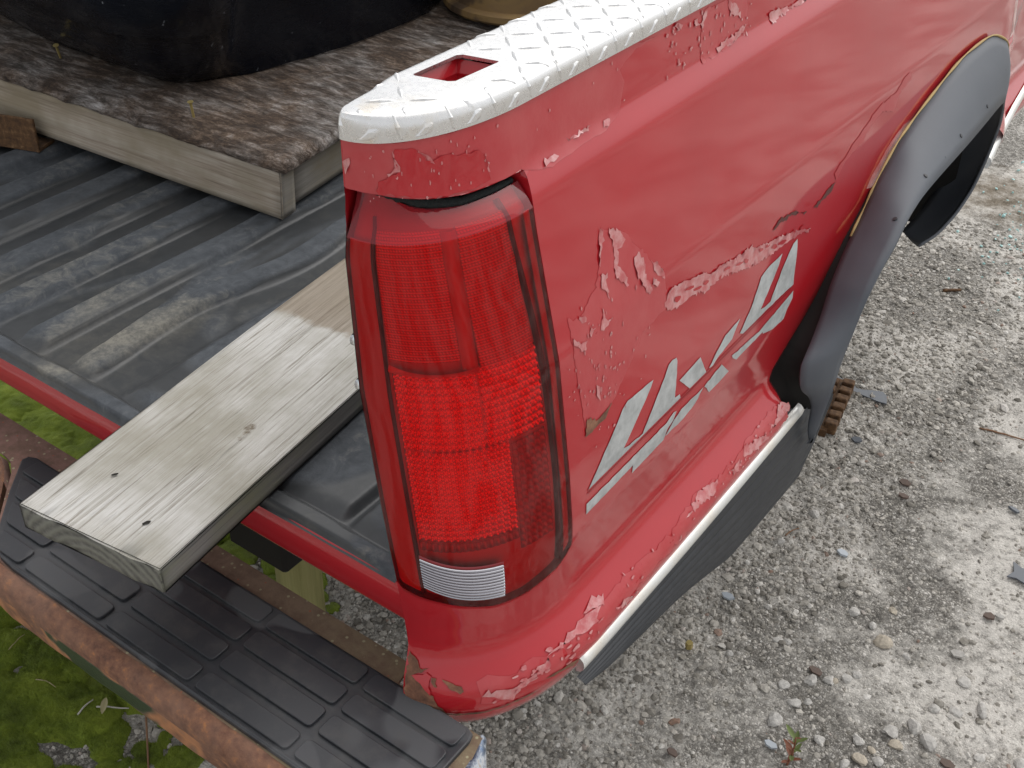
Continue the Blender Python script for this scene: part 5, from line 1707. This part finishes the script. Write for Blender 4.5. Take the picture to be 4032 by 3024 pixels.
# twigs, stalks, dry leaf
def gz2(x, y): return max(gz(x, y), float(moss_h(np.array([x]), np.array([y]))[0]) if MOSSX[0] < x < MOSSX[1] and MOSSY[0] < y < MOSSY[1] else -1)
def stick(name, p0, p1, r_, mat, label, cat, group=None, bend=.004, lift=.003):
    pts = []
    b = random.uniform(-1, 1) * bend
    for t in np.linspace(0, 1, 9):
        x, y = p0[0] + (p1[0] - p0[0]) * t, p0[1] + (p1[1] - p0[1]) * t
        pts.append((x + b * math.sin(t * 3.1), y - b * math.sin(t * 3.1), 0))
    zmax = max(gz2(p[0], p[1]) for p in pts)
    z0 = max(gz2(*pts[0][:2]), zmax - .03) ; z1 = max(gz2(*pts[-1][:2]), zmax - .03)
    P3 = [(p[0], p[1], max(gz2(p[0], p[1]), z0 + (z1 - z0) * i / 8) + r_ * .8 + lift * .3) for i, p in enumerate(pts)]
    o = tube(name, P3, [r_ * (1 - .3 * i / 8) for i in range(9)], mat, None, 7)
    return tag(o, label, cat, group)
stick('twig', (-.712, -.037), (-.716, -.0), .0017, TWIG, 'short bleached straight twig lying on the moss', 'twig')
stick('twig', (-.698, -.007), (-.661, .032), .0017, TWIG, 'bleached twig touching a dry leaf on the moss', 'twig')
stick('stalk', (-.648, .060), (-.525, -.040), .0022, STALK, 'long brown dead stalk lying from under the bumper over the moss', 'stalk', bend=.008)
stick('twig', (.323, 1.826), (.44, 1.857), .0026, STALK, 'reddish brown twig lying on the pale concrete', 'twig')
stick('twig', (.10, 1.19), (.115, 1.225), .0016, STALK, 'tiny brown twig beside the ribbed valance', 'twig')
stick('rusty_bolt', (.033, 2.412), (.073, 2.449), .0055, RUST_DARK, 'rusty bolt lying on gravel in front of the wheel arch', 'bolt', bend=0)
for k in range(16):
    x, y = random.uniform(-1.05, -.55), random.uniform(-.25, .25)
    a0 = random.uniform(0, 3.14); L = random.uniform(.03, .075)
    stick('straw_stem', (x, y), (x + L * math.cos(a0), y + L * math.sin(a0)), random.uniform(.0006, .0011), STRAW, 'thin dry straw stem lying across the moss', 'straw', 'straw stems on the moss', bend=.008)
def leaf_mesh(L, W, curl, mat, name='leaf'):
    V, F = [], []
    n = 9
    for i in range(n):
        t = i / (n - 1)
        w = W * math.sin(math.pi * min(1, t * .97 + .03)) ** .8
        z = curl * math.sin(t * 2.2) * L
        for s in (-1, -.5, 0, .5, 1): V.append((s * w, t * L, z + abs(s) * w * .45))
    return mesh_of(name, V, grid_faces(n, 5), mat, True)
o = put('dry_leaf', leaf_mesh(.032, .006, .1, LEAF_DRY), None, (-.676, -.012, gz2(-.676, .0) + .008))
o.rotation_euler = (.1, .2, R(38))
tag(o, 'small pale dry leaf lying on the moss beside a twig', 'leaf')
# brass fitting on the gravel
nut = empty('brass_fitting', (.080, .775, gz(.08, .775)))
tag(nut, 'small brass fitting with a white ring lying on the gravel', 'fitting')
bm = bmesh.new(); bmesh.ops.create_cone(bm, cap_ends=True, segments=6, radius1=.008, radius2=.007, depth=.014)
bmesh.ops.translate(bm, verts=bm.verts, vec=(.082, .782, gz(.08, .775) + .009))
bm_obj('hex_body', bm, BRASS, nut)
V, F = [], []
for i in range(20):
    t = 2 * math.pi * i / 20
    for j in range(6):
        q = 2 * math.pi * j / 6
        V.append((.072 + (.006 + .0018 * math.cos(q)) * math.cos(t), .770 + .0018 * math.sin(q) , gz(.08, .775) + .011 + (.006 + .0018 * math.cos(q)) * math.sin(t)))
for i in range(20):
    for j in range(6): F.append((i * 6 + j, ((i + 1) % 20) * 6 + j, ((i + 1) % 20) * 6 + (j + 1) % 6, i * 6 + (j + 1) % 6))
put('ring', mesh_of('ring', V, F, TWIG, True), nut)
# weed seedling
wx, wy = .352, .648
weed = empty('weed_seedling', (wx, wy, gz(wx, wy)))
tag(weed, 'small red tinged green weed growing from the gravel', 'weed')
z0 = gz(wx, wy)
tube('stem', [(wx + .003 * math.sin(t * 3), wy + .010 * t, z0 - .003 + .070 * t) for t in np.linspace(0, 1, 9)], [.0022 - .0009 * t for t in np.linspace(0, 1, 9)], WEED_R, weed, 7)
for k in range(13):
    t = .12 + .88 * k / 12
    a0 = k * 2.4 + random.uniform(-.3, .3)
    L = (.030 - .010 * abs(t - .75)) * random.uniform(.8, 1.15)
    me = leaf_mesh(L, L * .17, -.10, WEED_R if (k % 3 == 0 or t < .35) else WEED_G)
    o = bpy.data.objects.new('leaf', me); COL.objects.link(o)
    o.location = (wx + .003 * math.sin(t * 3), wy + .010 * t, z0 - .003 + .070 * t)
    o.rotation_euler = (R(random.uniform(25, 55)), 0, a0)
    attach(o, weed)

# crumbs of greenish safety glass by the far dirt patch
V, F = stones(230, lambda r, n: np.stack([r.normal(.16, .09, n) , r.normal(3.05, .22, n), np.full(n, .006)], 1), lambda r, P: r.uniform(.003, .007, len(P)), 44)
GLASS = M('glass_crumb', Base_Color=(.28, .50, .48), Roughness=.15, Coat_Weight=.5).m
gb = put('glass_crumbs', fast_mesh('glass_crumbs', V, F, GLASS, False))
tag(gb, 'scatter of small pale green safety glass crumbs beyond the wheel arch', 'broken glass', kind='stuff')
